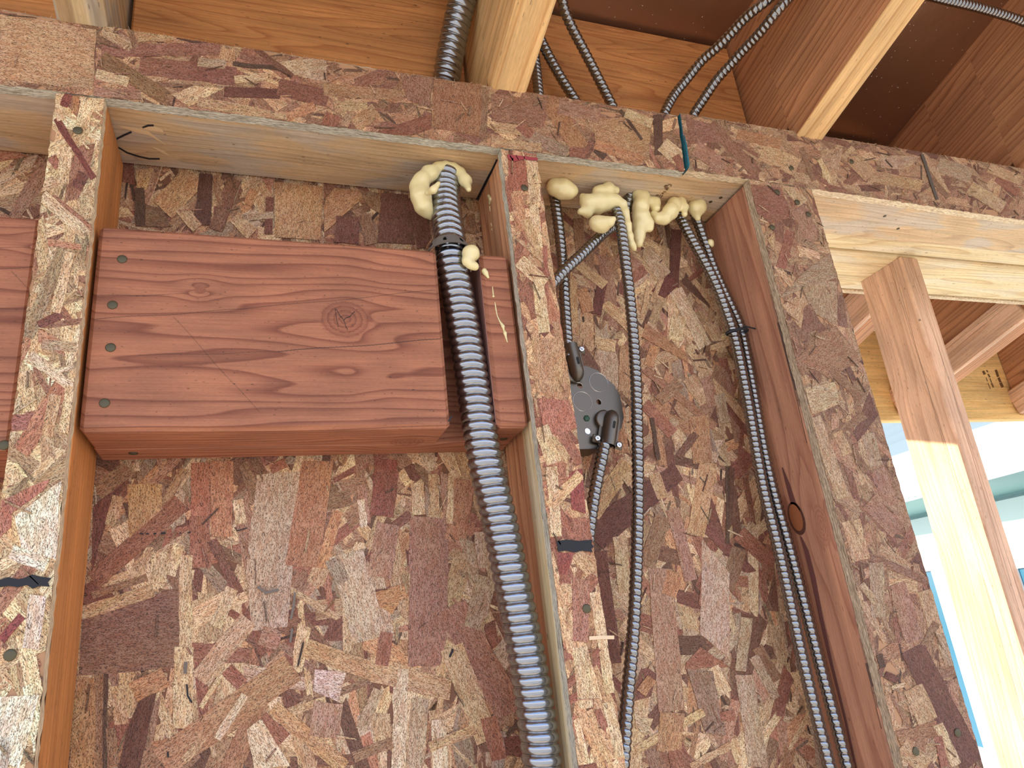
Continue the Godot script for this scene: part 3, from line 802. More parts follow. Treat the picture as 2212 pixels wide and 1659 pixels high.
# a strip cut from strand board: outline in x and y, standing on z0
func strip(owner_node: Node3D, area: PackedVector2Array, z0: float, z1: float, edge: Material, traced: Array, palette: Array, sd: int, per_m2 := 12000.0, lean := PI / 2) -> void:
	var b := Builder.new()
	var t := Geometry2D.triangulate_polygon(area)
	var face := Builder.new()
	for k in range(0, t.size(), 3):
		for zz in [z0, z1 - 0.0014]:
			(b if zz == z0 else face).tri(Vector3(area[t[k]].x, area[t[k]].y, zz), Vector3(area[t[k + 1]].x, area[t[k + 1]].y, zz), Vector3(area[t[k + 2]].x, area[t[k + 2]].y, zz), Vector3(0, 0, -1 if zz == z0 else 1), area[t[k]], area[t[k + 1]], area[t[k + 2]])
	part("face", face.done(), mats.base, owner_node)
	var mid := Vector2.ZERO
	for q in area: mid += q / area.size()
	var run := 0.0
	for k in area.size():
		var a := area[k]
		var d := area[(k + 1) % area.size()]
		var o := (d - a).orthogonal().normalized()
		if o.dot(a - mid) < 0: o = -o
		var l := a.distance_to(d)
		b.quad(Vector3(a.x, a.y, z0), Vector3(d.x, d.y, z0), Vector3(d.x, d.y, z1 - 0.0006), Vector3(a.x, a.y, z1 - 0.0006), Vector3(o.x, o.y, 0), Vector2(run, 0), Vector2(run + l, 0), Vector2(run + l, z1 - z0), Vector2(run, z1 - z0))
		run += l
	part("core", b.done(), edge, owner_node)
	strands(owner_node, area, z1 - 0.0012, traced, palette, per_m2, sd, PackedVector2Array(), lean, 0.8, 0.8, 1.2)

func rough_edge(pts: Array, sd: int, amount := 0.0006) -> PackedVector2Array:
	rng.seed = sd
	var o := PackedVector2Array()
	for k in pts.size():
		var a: Vector2 = pts[k]
		var d: Vector2 = pts[(k + 1) % pts.size()]
		o.append(a)
		var n := int(a.distance_to(d) / 0.006)
		var s := (d - a).orthogonal().normalized()
		for j in range(1, n):
			o.append(a.lerp(d, float(j) / n) + s * rng.randf_range(-amount, amount))
	return o

# ------------------------------------------------------------------ metal, foam, small things
func smooth(pts: PackedVector3Array, step: float) -> PackedVector3Array:
	var dense := PackedVector3Array()
	for k in pts.size() - 1:
		var p0 := pts[maxi(k - 1, 0)]
		var p3 := pts[mini(k + 2, pts.size() - 1)]
		for j in 24:
			dense.append(pts[k].cubic_interpolate(pts[k + 1], p0, p3, j / 24.0))
	dense.append(pts[-1])
	for pass_no in 6:
		var c := dense.duplicate()
		for k in range(6, dense.size() - 6):
			dense[k] = (c[k - 6] + c[k] * 2.0 + c[k + 6]) / 4.0
	var o := PackedVector3Array([dense[0]])
	var left := step
	for k in dense.size() - 1:
		var a := dense[k]
		var d := dense[k + 1]
		var l := a.distance_to(d)
		var at := 0.0
		while l - at >= left:
			at += left
			o.append(a.lerp(d, at / l))
			left = step
		left -= l - at
	return o

# armoured hose: a tube whose radius follows a helix
func armour(pts: PackedVector3Array, radius: float, pitch: float, deep: float, sides: int, per_turn: int, sharp: float) -> ArrayMesh:
	var line := smooth(pts, pitch / per_turn)
	var v := PackedVector3Array()
	var idx := PackedInt32Array()
	var n := line.size()
	var side := Vector3.RIGHT
	for k in n:
		var dir := (line[mini(k + 1, n - 1)] - line[maxi(k - 1, 0)]).normalized()
		side = side.slide(dir).normalized()
		var other := dir.cross(side)
		for j in sides:
			var a := TAU * j / sides
			var ph := float(k) / per_turn + float(j) / sides
			ph -= floorf(ph)
			var r := radius - deep + deep * pow(sin(PI * ph), sharp)
			v.append(line[k] + (side * cos(a) + other * sin(a)) * r)
	for k in n - 1:
		for j in sides:
			var a := k * sides + j
			var b := k * sides + (j + 1) % sides
			idx.append_array([a, a + sides, b, b, a + sides, b + sides])
	# closed ends
	for e in [0, n - 1]:
		var c := v.size()
		v.append(line[e])
		for j in sides:
			var a: int = e * sides + j
			var b: int = e * sides + (j + 1) % sides
			if e == 0: idx.append_array([c, a, b])
			else: idx.append_array([c, b, a])
	return shaded(v, idx)

func shaded(v: PackedVector3Array, idx: PackedInt32Array) -> ArrayMesh:
	var nrm := PackedVector3Array()
	nrm.resize(v.size())
	for k in range(0, idx.size(), 3):
		var a := idx[k]; var b := idx[k + 1]; var c := idx[k + 2]
		var f := (v[c] - v[a]).cross(v[b] - v[a])
		nrm[a] += f; nrm[b] += f; nrm[c] += f
	for k in nrm.size():
		nrm[k] = nrm[k].normalized()
	var arr := []
	arr.resize(Mesh.ARRAY_MAX)
	arr[Mesh.ARRAY_VERTEX] = v
	arr[Mesh.ARRAY_NORMAL] = nrm
	arr[Mesh.ARRAY_INDEX] = idx
	var m := ArrayMesh.new()
	m.add_surface_from_arrays(Mesh.PRIMITIVE_TRIANGLES, arr)
	return m

# swollen foam: tapered capsules melted together and meshed as surface nets
func foam(chains: Array, cell: float, melt: float, lumps: float) -> ArrayMesh:
	var segs := []
	var lo := Vector3.INF
	var hi := -Vector3.INF
	for ch in chains:
		var pts := []
		for k in range(0, ch.size(), 4):
			pts.append([Vector3(ch[k], ch[k + 1], ch[k + 2]) / 10000.0, ch[k + 3] / 10000.0])
		for k in maxi(1, pts.size() - 1):
			var a: Array = pts[k]
			var b: Array = pts[mini(k + 1, pts.size() - 1)]
			segs.append([a[0], b[0], a[1], b[1]])
			var r: float = maxf(a[1], b[1]) + melt + cell * 3 + lumps
			lo = lo.min(a[0] - Vector3.ONE * r).min(b[0] - Vector3.ONE * r)
			hi = hi.max(a[0] + Vector3.ONE * r).max(b[0] + Vector3.ONE * r)
	var size := ((hi - lo) / cell).ceil()
	var nx := int(size.x) + 1
	var ny := int(size.y) + 1
	var nz := int(size.z) + 1
	var g := PackedFloat32Array()
	g.resize(nx * ny * nz)
	g.fill(1.0)
	for s in segs:
		var a: Vector3 = s[0]
		var ab: Vector3 = s[1] - s[0]
		var l2 := maxf(ab.length_squared(), 1e-12)
		var r := maxf(s[2], s[3]) + melt + cell * 2 + lumps
		var i0 := ((a.min(s[1]) - Vector3.ONE * r - lo) / cell).floor().max(Vector3.ZERO)
		var i1 := ((a.max(s[1]) + Vector3.ONE * r - lo) / cell).ceil()
		for z in range(int(i0.z), mini(int(i1.z), nz - 1) + 1):
			for y in range(int(i0.y), mini(int(i1.y), ny - 1) + 1):
				var row := (z * ny + y) * nx
				for x in range(int(i0.x), mini(int(i1.x), nx - 1) + 1):
					var q := lo + Vector3(x, y, z) * cell - a
					var t := clampf(q.dot(ab) / l2, 0.0, 1.0)
					var d: float = (q - ab * t).length() - lerpf(s[2], s[3], t)
					var o := g[row + x]
					var m := maxf(melt - absf(d - o), 0.0)
					g[row + x] = minf(d, o) - m * m / (4.0 * melt)
	if lumps > 0.0:
		var f := FastNoiseLite.new()
		f.seed = 5
		f.frequency = 60.0
		f.fractal_octaves = 2
		for z in nz:
			for y in ny:
				for x in nx:
					var k := (z * ny + y) * nx + x
					if g[k] < 0.02:
						g[k] += f.get_noise_3dv(lo + Vector3(x, y, z) * cell) * lumps
	var v := PackedVector3Array()
	var at := {}
	var step := [1, nx, nx * ny]
	for z in nz - 1:
		for y in ny - 1:
			for x in nx - 1:
				var k := (z * ny + y) * nx + x
				var c := [g[k], g[k + 1], g[k + nx], g[k + nx + 1], g[k + step[2]], g[k + step[2] + 1], g[k + step[2] + nx], g[k + step[2] + nx + 1]]
				var neg := 0
				for e in c: if e < 0.0: neg += 1
				if neg == 0 or neg == 8: continue
				var sum := Vector3.ZERO
				var n := 0
				for e in EDGES:
					var fa: float = c[e[0]]
					var fb: float = c[e[1]]
					if (fa < 0.0) != (fb < 0.0):
						var t := fa / (fa - fb)
						sum += Vector3(e[0] & 1, (e[0] >> 1) & 1, e[0] >> 2).lerp(Vector3(e[1] & 1, (e[1] >> 1) & 1, e[1] >> 2), t)
						n += 1
				at[k] = v.size()
				v.append(lo + (Vector3(x, y, z) + sum / n) * cell)
	var idx := PackedInt32Array()
	for k in at:
		for ax in 3:
			var s: int = step[ax]
			if (g[k] < 0.0) == (g[k + s] < 0.0): continue
			var u: int = step[(ax + 1) % 3]
			var w: int = step[(ax + 2) % 3]
			if not (at.has(k - u) and at.has(k - w) and at.has(k - u - w)): continue
			var q := [at[k], at[k - u], at[k - u - w], at[k - w]]
			if g[k] < 0.0: idx.append_array([q[0], q[2], q[1], q[0], q[3], q[2]])
			else: idx.append_array([q[0], q[1], q[2], q[0], q[2], q[3]])
	return shaded(v, idx)

const EDGES := [[0, 1], [2, 3], [4, 5], [6, 7], [0, 2], [1, 3], [4, 6], [5, 7], [0, 4], [1, 5], [2, 6], [3, 7]]

# a turned shape: [radius, height] pairs round y
func lathe(prof: Array, sides: int) -> ArrayMesh:
	var v := PackedVector3Array()
	var idx := PackedInt32Array()
	for p in prof:
		for j in sides:
			v.append(Vector3(cos(TAU * j / sides) * p[0], p[1], sin(TAU * j / sides) * p[0]))
	for k in prof.size() - 1:
		for j in sides:
			var a := k * sides + j
			var b := k * sides + (j + 1) % sides
			idx.append_array([a, a + sides, b, b, a + sides, b + sides])
	return shaded(v, idx)

func facing(n: Vector3) -> Basis:
	var x := Vector3.RIGHT if absf(n.x) < 0.8 else Vector3.UP
	x = x.slide(n).normalized()
	return Basis(x, n, x.cross(n))

func nails(list: Array, n: Vector3, owner_node: Node3D, mat: Material, called := "nail_head", sc := 1.0) -> void:
	for e in list:
		var q := Vector3(e[0], e[1], e[2]) / 10000.0
		part(called, nail_mesh, mat, owner_node, q - owner_node.position, facing(n).scaled(Vector3.ONE * sc))

func mark(list: Array, out: Vector3, owner_node: Node3D, mat: Material, called: String, lift := 0.0) -> void:
	for e in list:
		var q := dec(e)
		for k in q.size(): q[k] += out * lift - owner_node.position
		part(called, prism(q, out, 0.0003), mat, owner_node)

# torn fibres along a sawn edge
func fray(owner_node: Node3D, a: Vector3, b: Vector3, count: int, sd: int, c: Color) -> void:
	rng.seed = sd
	var s := Builder.new()
	for k in count:
		var at := a.lerp(b, rng.randf()) + Vector3(0, rng.randf_range(-0.001, 0.0004), rng.randf_range(-0.003, 0.0))
		var d := Vector3(rng.randf_range(-1.0, 1.0), rng.randf_range(0.15, 0.9), rng.randf_range(-0.2, 0.7)).normalized() * rng.randf_range(0.0012, 0.0042)
		var w := d.cross(Vector3(rng.randf() - 0.5, rng.randf() - 0.5, 1)).normalized() * rng.randf_range(0.00012, 0.0004)
		var u := d.cross(w).normalized() * 0.0002
		for e in [[w, u], [u, -w], [-w, -u], [-u, w]]:
			s.quad(at + e[0], at + e[1], at + d + e[1] * 0.3, at + d + e[0] * 0.3, (e[0] + e[1]).normalized())
	part("frayed_fibres", s.done(), plain(c, 0.85), owner_node).set_meta("kind", "stuff")

# a sloping rafter with plumb cuts: spans [z0, z1, lift of its underside], the grain along its length
func rafter_mesh(spans: Array, wide: float, uo: float, vo: float) -> ArrayMesh:
	var b := Builder.new()
	var c := 0.0025
	var tall := 0.2424
	for s in spans:
		var lift: float = s[2]
		var sec := [Vector2(-wide / 2, lift + c), Vector2(-wide / 2 + c, lift), Vector2(wide / 2 - c, lift), Vector2(wide / 2, lift + c), Vector2(wide / 2, tall), Vector2(-wide / 2, tall)]
		var at := func(q: Vector2, z: float) -> Vector3: return Vector3(q.x, 0.052 + RISE * z + q.y, z)
		var run := 0.0
		for k in 6:
			var p: Vector2 = sec[k]
			var q: Vector2 = sec[(k + 1) % 6]
			var l := p.distance_to(q)
			var o := Vector2(q.y - p.y, p.x - q.x).normalized()
			var out := Vector3(o.x, o.y, -o.y * RISE).normalized()
			var v0 := run + vo
			b.quad(at.call(p, s[0]), at.call(p, s[1]), at.call(q, s[1]), at.call(q, s[0]), out, Vector2(s[0] * 1.03 + uo, v0), Vector2(s[1] * 1.03 + uo, v0), Vector2(s[1] * 1.03 + uo, v0 + l), Vector2(s[0] * 1.03 + uo, v0 + l))
			run += l
		for e in [0, 1]:
			var out := Vector3(0, 0, -1 if e == 0 else 1)
			for k in [[0, 1, 2], [0, 2, 3], [0, 3, 4], [0, 4, 5]]:
				b.tri(at.call(sec[k[0]], s[e]), at.call(sec[k[1]], s[e]), at.call(sec[k[2]], s[e]), out, sec[k[0]], sec[k[1]], sec[k[2]])
	return b.done()

func _ready() -> void:
	# ---------------- camera, sky, sun, exposure
	var cam := Camera3D.new()
	cam.name = "camera"
	cam.position = Vector3(0.136, -0.4952, 0.6815)
	cam.basis = Basis.from_euler(Vector3(0.3436, -0.3598, -0.1153))
	cam.fov = rad_to_deg(2.0 * atan(829.5 / 1530.0))
	cam.near = 0.02
	cam.far = 200.0
	add_child(cam)
	cam.current = true
	var sky_mat := ProceduralSkyMaterial.new()
	sky_mat.sky_top_color = Color(0.56, 0.68, 0.86)
	sky_mat.sky_horizon_color = Color(1.0, 0.94, 0.84)
	sky_mat.sky_curve = 0.12
	sky_mat.ground_bottom_color = Color(0.60, 0.52, 0.42)
	sky_mat.ground_horizon_color = Color(0.78, 0.71, 0.61)
	sky_mat.sky_energy_multiplier = 1.7
	var sky := Sky.new()
	sky.sky_material = sky_mat
	var env := Environment.new()
	env.background_mode = Environment.BG_SKY
	env.sky = sky
	env.ambient_light_source = Environment.AMBIENT_SOURCE_SKY
	env.tonemap_mode = Environment.TONE_MAPPER_LINEAR
	env.tonemap_exposure = 1.0
	env.sdfgi_enabled = true
	env.ssao_enabled = true
	env.ssil_enabled = true
	var world := WorldEnvironment.new()
	world.name = "world"
	world.environment = env
	add_child(world)
	var sun := DirectionalLight3D.new()
	sun.name = "sun"
	sun.light_color = Color(1.0, 0.93, 0.82)
	sun.light_energy = 4.2
	sun.light_angular_distance = 0.6
	sun.shadow_enabled = true
	add_child(sun)
	sun.look_at_from_position(Vector3.ZERO, -Vector3(-0.80, 0.38, -1.0))

	# ---------------- materials
	mats.flake = flake_material()
	mats.base = plain(c8(176, 132, 96), 0.8)
	nail_mesh = lathe([[0.0036, -0.0005], [0.0039, 0.0004], [0.0034, 0.0009], [0.0018, 0.0011], [0.0, 0.0011]], 14)
	var w_block := fit(wood(1024, 768, 11, c8(166, 107, 77), c8(108, 56, 38), 30.0, 0.9, [[501, 477, 46], [204, 532, 10], [645, 116, 34]], 1300, [[12, 455, 285, 491, 0.42], [285, 491, 711, 562, 0.42], [99, 380, 360, 395, 0.3], [360, 395, 724, 437, 0.55], [0, 506, 185, 521, 0.4], [157, 467, 325, 261, 0.22], [482, 500, 498, 474, 0.75], [498, 474, 524, 496, 0.75], [498, 474, 506, 450, 0.75], [480, 502, 486, 456, 0.6]], 0.0, 0.08, [1.0, 1.7, 1.6, 1.9, 1.2, 0.22, 0.22, 0.5, 1.0, 1.0, 0.8, 1.0], 40), 0.42, 0.315)
	var w_plate := fit(wood(2048, 256, 21, c8(216, 182, 138), c8(186, 150, 110), 15.0, 1.7, [[480, 60, 16]], 500, [], 0.45), 1.3, 0.16)
	var w_orange := fit(wood(1024, 256, 31, c8(208, 138, 76), c8(186, 114, 56), 11.0, 0.8, [], 900), 0.9, 0.13)
	var w_stud := fit(wood(1024, 256, 41, c8(214, 160, 118), c8(160, 102, 68), 11.0, 0.9, [[560, 60, 14]], 500), 0.9, 0.13)
	var w_pink := fit(wood(1024, 256, 51, c8(184, 132, 102), c8(148, 94, 72), 7.0, 0.9, [[520, 150, 22]], 300, [[300, 170, 1000, 190, 0.6], [620, 168, 1000, 182, 0.6]]), 0.9, 0.13)
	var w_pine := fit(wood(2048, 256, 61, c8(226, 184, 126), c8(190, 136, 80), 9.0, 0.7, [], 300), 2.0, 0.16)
	var w_rafter := fit(wood(2048, 512, 71, c8(196, 142, 100), c8(140, 88, 56), 26.0, 1.0, [[620, 330, 12]], 500), 2.0, 0.30)
	var w_cathedral := fit(wood(1024, 512, 81, c8(200, 138, 80), c8(162, 98, 52), 10.0, 3.2, [[90, 420, 14], [700, 120, 8]], 500), 0.9, 0.30)
	var w_cripple := fit(wood(1024, 256, 91, c8(218, 178, 146), c8(190, 144, 112), 9.0, 1.2, [[280, 200, 20]], 400, [[0, 60, 1000, 90, 0.5], [0, 120, 1000, 140, 0.45], [0, 90, 900, 70, 0.4], [0, 160, 1000, 170, 0.35]]), 0.9, 0.14)
	var w_yellow := fit(wood(1024, 256, 101, c8(238, 198, 130), c8(222, 176, 108), 7.0, 1.5, [], 200), 1.4, 0.3)
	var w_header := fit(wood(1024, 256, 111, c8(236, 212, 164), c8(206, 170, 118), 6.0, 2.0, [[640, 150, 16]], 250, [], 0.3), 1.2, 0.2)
	var w_grey := fit(wood(1024, 256, 161, c8(200, 172, 128), c8(158, 124, 86), 9.0, 0.7, [], 400, [], 0.6), 1.2, 0.16)
	var w_end := fit(wood(512, 256, 171, c8(150, 106, 92), c8(86, 50, 46), 22.0, 1.2, [], 100), 0.4, 0.12)
	var w_floor := fit(wood(512, 256, 121, c8(232, 208, 172), c8(214, 186, 148), 14.0, 2.0, [], 200), 1.2, 0.6)
	var e_grey := edge_material(c8(208, 202, 184), c8(150, 140, 120), 131)
	var e_brown := edge_material(c8(196, 178, 152), c8(138, 116, 92), 141)
	var e_cream := edge_material(c8(226, 206, 172), c8(186, 158, 122), 151)
	var steel := plain(Color(0.60, 0.61, 0.63), 0.22, 1.0)
	var cable_steel := plain(Color(0.57, 0.57, 0.57), 0.18, 1.0)
	var box_steel := plain(Color(0.44, 0.41, 0.37), 0.42, 0.92)
	var bright_steel := plain(Color(0.78, 0.78, 0.78), 0.25, 1.0)
	var nail_steel := plain(Color(0.36, 0.33, 0.25), 0.5, 0.6)
	var foam_mat := plain(c8(228, 211, 156), 0.30)
	foam_mat.subsurf_scatter_enabled = true
	foam_mat.subsurf_scatter_strength = 0.06
	foam_mat.clearcoat_enabled = true
	foam_mat.clearcoat = 0.35
	foam_mat.clearcoat_roughness = 0.15
	var ink := plain(c8(34, 34, 38), 0.75)
	var pencil := plain(c8(86, 76, 66), 0.8)
	var red_paint := plain(c8(150, 58, 62), 0.7)
	var teal_paint := plain(c8(20, 96, 112), 0.7)
	var stamp_ink := plain(c8(112, 78, 44), 0.8)
	var foil := plain(Color(0.66, 0.53, 0.43), 0.30, 0.85)
	var fn := FastNoiseLite.new()
	fn.seed = 7
	fn.frequency = 0.012
	fn.fractal_octaves = 4
	var fim := fn.get_seamless_image(512, 512)
	fim.convert(Image.FORMAT_RGBA8)
	fim.bump_map_to_normal_map(6.0)
	var ft := ImageTexture.create_from_image(fim)
	foil.normal_enabled = true
	foil.normal_texture = ft
	foil.normal_scale = 0.2
	foil.uv1_triplanar = true
	foil.uv1_scale = Vector3(3, 3, 3)

	# ---------------- the room: sheathing, floor, roof deck, ground
	var wall := structure("wall_back", "oriented strand board sheathing behind the studs")
	var hole := PackedVector2Array([Vector2(0.4235, -0.306), Vector2(0.4935, -0.306), Vector2(0.4935, -0.236), Vector2(0.4235, -0.236)])
	var pb := Builder.new()
	for e in [[-0.75, -1.3, 0.4235, 0.05], [0.4935, -1.3, 0.775, 0.05], [0.4235, -1.3, 0.4935, -0.306], [0.4235, -0.236, 0.4935, 0.05]]:
		eased(pb, Vector3((e[0] + e[2]) / 2, (e[1] + e[3]) / 2, -0.0065), Vector3(e[2] - e[0], e[3] - e[1], 0.011), 0.0)
	part("panel", pb.done(), plain(c8(120, 80, 58), 0.8), wall)
	var wall_colors := [c8(200, 160, 118), c8(184, 140, 100), c8(178, 120, 80), c8(168, 138, 116), c8(150, 92, 70), c8(128, 72, 56), c8(160, 112, 90), c8(140, 100, 74), c8(192, 152, 112), c8(112, 72, 54), c8(196, 160, 124)]
	strands(wall, PackedVector2Array([Vector2(-0.5, -0.95), Vector2(0.74, -0.95), Vector2(0.74, 0.03), Vector2(-0.5, 0.03)]), -0.0010, WALL_STRANDS, wall_colors, 8000.0, 500, hole)
	mark(MARKS.wall_smudge, Vector3.BACK, wall, plain(c8(116, 104, 94), 0.8), "grey_smudge", 0.0018)
	mark(MARKS.wall_ink, Vector3.BACK, wall, ink, "ink_mark", 0.0018)
	var floor_node := structure("floor")
	part("subfloor", board(Vector3(3.6, 0.03, 2.2), 0.001), w_floor, floor_node, Vector3(0.45, -2.465, 1.0))
	var ground := structure("ground")
	part("soil", board(Vector3(60, 0.1, 60), 0.0), plain(c8(204, 194, 176), 0.95), ground, Vector3(0, -2.95, 0))
	var ceiling := structure("ceiling", "roof deck with perforated foil facing")
	var upn := Vector3(0, 1, -RISE).normalized()
	var along := Vector3(0, RISE, 1).normalized()
	var deck_turn := Basis(Vector3.RIGHT, upn, along)
	var deck_mid := Vector3(0.45, 0.052 + RISE * 0.35, 0.35)
	part("foil_facing", board(Vector3(3.7, 0.0008, 1.95), 0.0), foil, ceiling, deck_mid + upn * 0.2356, deck_turn)
	part("roof_sheathing", board(Vector3(3.7, 0.012, 1.95), 0.0), plain(c8(150, 112, 84), 0.8), ceiling, deck_mid + upn * 0.2425, deck_turn)
	# pale dots painting the light specks at holes pricked in the foil
	var dots := Builder.new()
	rng.seed = 77
	for k in 700:
		var q := deck_mid + deck_turn * Vector3(snappedf(rng.randf_range(-0.1, 0.95), 0.011) + rng.randf_range(-0.002, 0.002), -0.0006, 0)
		q += along * (snappedf(rng.randf_range(-0.44, -0.04), 0.011) + rng.randf_range(-0.002, 0.002)) + upn * 0.2352
		var u := deck_turn.x * 0.0006
		var w := along * 0.0006
		dots.quad(q - u - w, q + u - w, q + u + w, q - u + w, -upn)
	part("perforation_glints", dots.done(), plain(c8(226, 214, 196), 0.6), ceiling).set_meta("kind", "stuff")

	# ---------------- studs, plates, blocks
	var t: Node3D
	t = thing("top_plate", "pale pine double top plate running across the whole wall", "plate")
	part("lower_plate", board(Vector3(3.2, 0.0375, 0.0885), 0.003, 0.0, 0.0), w_plate, t, Vector3(0.6, 0.019, 0.0447))
	part("upper_plate", board(Vector3(3.2, 0.0375, 0.0885), 0.003, 0.5, 0.05), w_plate, t, Vector3(0.6, 0.057, 0.0447))
	mark(MARKS.plate_black, Vector3.DOWN, t, ink, "marker_line")
	mark(MARKS.plate_arc, Vector3.DOWN, t, ink, "marker_line")
	mark(MARKS.plate_chip, Vector3.DOWN, t, plain(c8(230, 196, 150), 0.8), "torn_chip")
	fray(t, Vector3(0.0, -0.0002, 0.003), Vector3(0.375, -0.0002, 0.003), 70, 704, c8(206, 176, 134))
	mark(MARKS.plate_stamp, Vector3.DOWN, t, stamp_ink, "stamp")
	nails(NAILS.plate_under, Vector3.DOWN, t, nail_steel, "staple_head", 0.6)
	t = thing("stud", "orange toned stud left of the reddish block", "stud", "wall studs")
	part("body", board(Vector3(1.35, 0.037, 0.0885), 0.002, 0.1, 0.02), w_orange, t, Vector3(-0.0187, -0.676, 0.0445), up_grain())
	t = thing("stud", "stud between the thick conduit and the junction box", "stud", "wall studs")
	part("body", board(Vector3(1.35, 0.0385, 0.0885), 0.004, 0.3, 0.05), w_stud, t, Vector3(BAY + 0.01935, -0.676, 0.0445), up_grain())
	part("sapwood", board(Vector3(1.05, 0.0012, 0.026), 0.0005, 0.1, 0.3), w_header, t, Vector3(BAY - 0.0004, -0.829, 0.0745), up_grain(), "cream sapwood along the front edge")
	var drip := part("foam_drip", foam(FOAM_STUD, 0.0005, 0.0005, 0.0), foam_mat, t)
	drip.set_meta("label", "small dribble of cream foam")
	t = thing("stud", "wide pinkish stud beside the paired cables and the open bay", "stud", "wall studs")
	part("body", board(Vector3(1.35, 0.093, 0.0885), 0.003, 0.2, 0.0), w_pink, t, Vector3(RIGHT_STUD + 0.047, -0.676, 0.0445), up_grain())

	mark(MARKS.pitch, Vector3.LEFT, t, plain(c8(104, 62, 58), 0.5), "pitch_streak")
	mark(MARKS.knot_rim, Vector3.LEFT, t, plain(c8(84, 48, 36), 0.6), "knot_rim")
	mark(MARKS.knot, Vector3.LEFT, t, plain(c8(150, 88, 52), 0.6), "knot", 0.0003)

	t = thing("block", "reddish wooden block notched for the thick conduit", "block")
	var bb := Builder.new()
	var by := -0.21915
	var bh := 0.1837
	eased(bb, Vector3(0.1495, by, BLOCK_FRONT / 2 + 0.0175), Vector3(0.293, bh, BLOCK_FRONT - 0.035), 0.0035, 0.0, 0.0)
	eased(bb, Vector3(0.356, by, BLOCK_FRONT / 2 + 0.0175), Vector3(0.031, bh, BLOCK_FRONT - 0.035), 0.0035, 0.0, 0.0)
	eased(bb, Vector3(0.1875, by, 0.0185), Vector3(0.368, bh, 0.034), 0.002, 0.0, 0.0)
	part("body", bb.done(), w_block, t)
	part("end_grain", board(Vector3(0.176, 0.0006, 0.049), 0.0, 0.1, 0.0), w_end, t, Vector3(0.3403, by, 0.0605), up_grain(), "dark end grain on the notch wall")
	nails(NAILS.block, Vector3.BACK, t, nail_steel)
	nails(NAILS.block_under, Vector3.DOWN, t, nail_steel)
	mark(MARKS.block_tick, Vector3.BACK, t, ink, "marker_line")
	t = thing("block", "pinkish wooden block at the far left edge, behind the pale strip", "block")
	part("body", board(Vector3(0.4, 0.2, BLOCK_FRONT - 0.002), 0.0035, 0.3, 0.1), w_block, t, Vector3(-0.24, -0.224, BLOCK_FRONT / 2))
	nails(NAILS.left_block, Vector3.BACK, t, nail_steel)

	# ---------------- strand board strips on the faces
	var pale := [c8(216, 184, 138), c8(206, 170, 124), c8(222, 196, 156), c8(190, 150, 106), c8(210, 176, 130), c8(160, 104, 78), c8(196, 160, 116)]
	var warm := [c8(196, 144, 102), c8(206, 158, 114), c8(184, 130, 90), c8(160, 96, 72), c8(212, 168, 124), c8(150, 84, 64)]
	var dusk := [c8(149, 110, 82), c8(158, 121, 91), c8(134, 93, 71), c8(167, 132, 100), c8(121, 76, 60), c8(143, 102, 78)]
	var russet := [c8(158, 115, 84), c8(167, 125, 91), c8(140, 97, 73), c8(130, 82, 65), c8(177, 136, 100), c8(149, 102, 76)]
	t = thing("plate_strip", "long weathered strand board strip nailed along the top plate", "board strip", "strand board strips")
	strip(t, rough_edge([Vector2(-0.75, -0.003), Vector2(0.6005, -0.0035), Vector2(0.6085, 0.079), Vector2(-0.75, 0.0785)], 1), STUD_DEPTH, FRONT, e_grey, PLATE_STRANDS, russet, 601, 12000.0, 0.1)
	fray(t, Vector3(-0.1, 0.0788, FRONT - 0.001), Vector3(0.605, 0.0788, FRONT - 0.001), 420, 701, c8(206, 166, 130))
	t = thing("plate_strip", "strand board strip with the teal painted end above the open bay", "board strip", "strand board strips")
	strip(t, rough_edge([Vector2(0.6055, -0.0005), Vector2(1.9, -0.031), Vector2(1.9, 0.079), Vector2(0.8, 0.0835), Vector2(0.6135, 0.0835)], 2), STUD_DEPTH, FRONT, e_cream, PLATE_STRANDS_B, dusk, 602, 12000.0, 0.1)
	nails(NAILS.plate_strip_b, Vector3.BACK, t, nail_steel)
	fray(t, Vector3(0.615, 0.0832, FRONT - 0.001), Vector3(1.25, 0.0816, FRONT - 0.001), 160, 702, c8(206, 176, 136))
	fray(t, Vector3(0.6075, -0.001, FRONT - 0.001), Vector3(1.2, -0.0155, FRONT - 0.001), 120, 703, c8(226, 206, 166))
	mark(MARKS.pencil, Vector3.BACK, t, pencil, "pencil_line", 0.0006)
	part("teal_paint", prism(PackedVector3Array([Vector3(0.6052, -0.0005, STUD_DEPTH + 0.001), Vector3(0.6052, -0.0005, FRONT), Vector3(0.6132, 0.083, FRONT), Vector3(0.6132, 0.083, STUD_DEPTH + 0.001)]), Vector3.LEFT, 0.0004), teal_paint, t)
	part("teal_paint", prism(PackedVector3Array([Vector3(0.6055, 0.0, FRONT), Vector3(0.6085, 0.006, FRONT), Vector3(0.6095, 0.02, FRONT), Vector3(0.6112, 0.035, FRONT), Vector3(0.6105, 0.05, FRONT), Vector3(0.6100, 0.045, FRONT)]), Vector3.BACK, 0.0012), teal_paint, t)
	t = thing("stud_strip", "pale strand board strip on the left stud with a black marker band", "board strip", "strand board strips")
	strip(t, rough_edge([Vector2(-0.0373, -1.3), Vector2(0.0, -1.3), Vector2(0.0, -0.0045), Vector2(-0.0373, -0.0045)], 3), STUD_DEPTH, FRONT, e_cream, LEFT_STRANDS, pale, 603)
	nails(NAILS.left_strip, Vector3.BACK, t, nail_steel)
	mark(MARKS.left_black, Vector3.BACK, t, ink, "marker_band", 0.0006)
	t = thing("stud_strip", "narrow strand board strip with red paint at its top, beside the thick conduit", "board strip", "strand board strips")
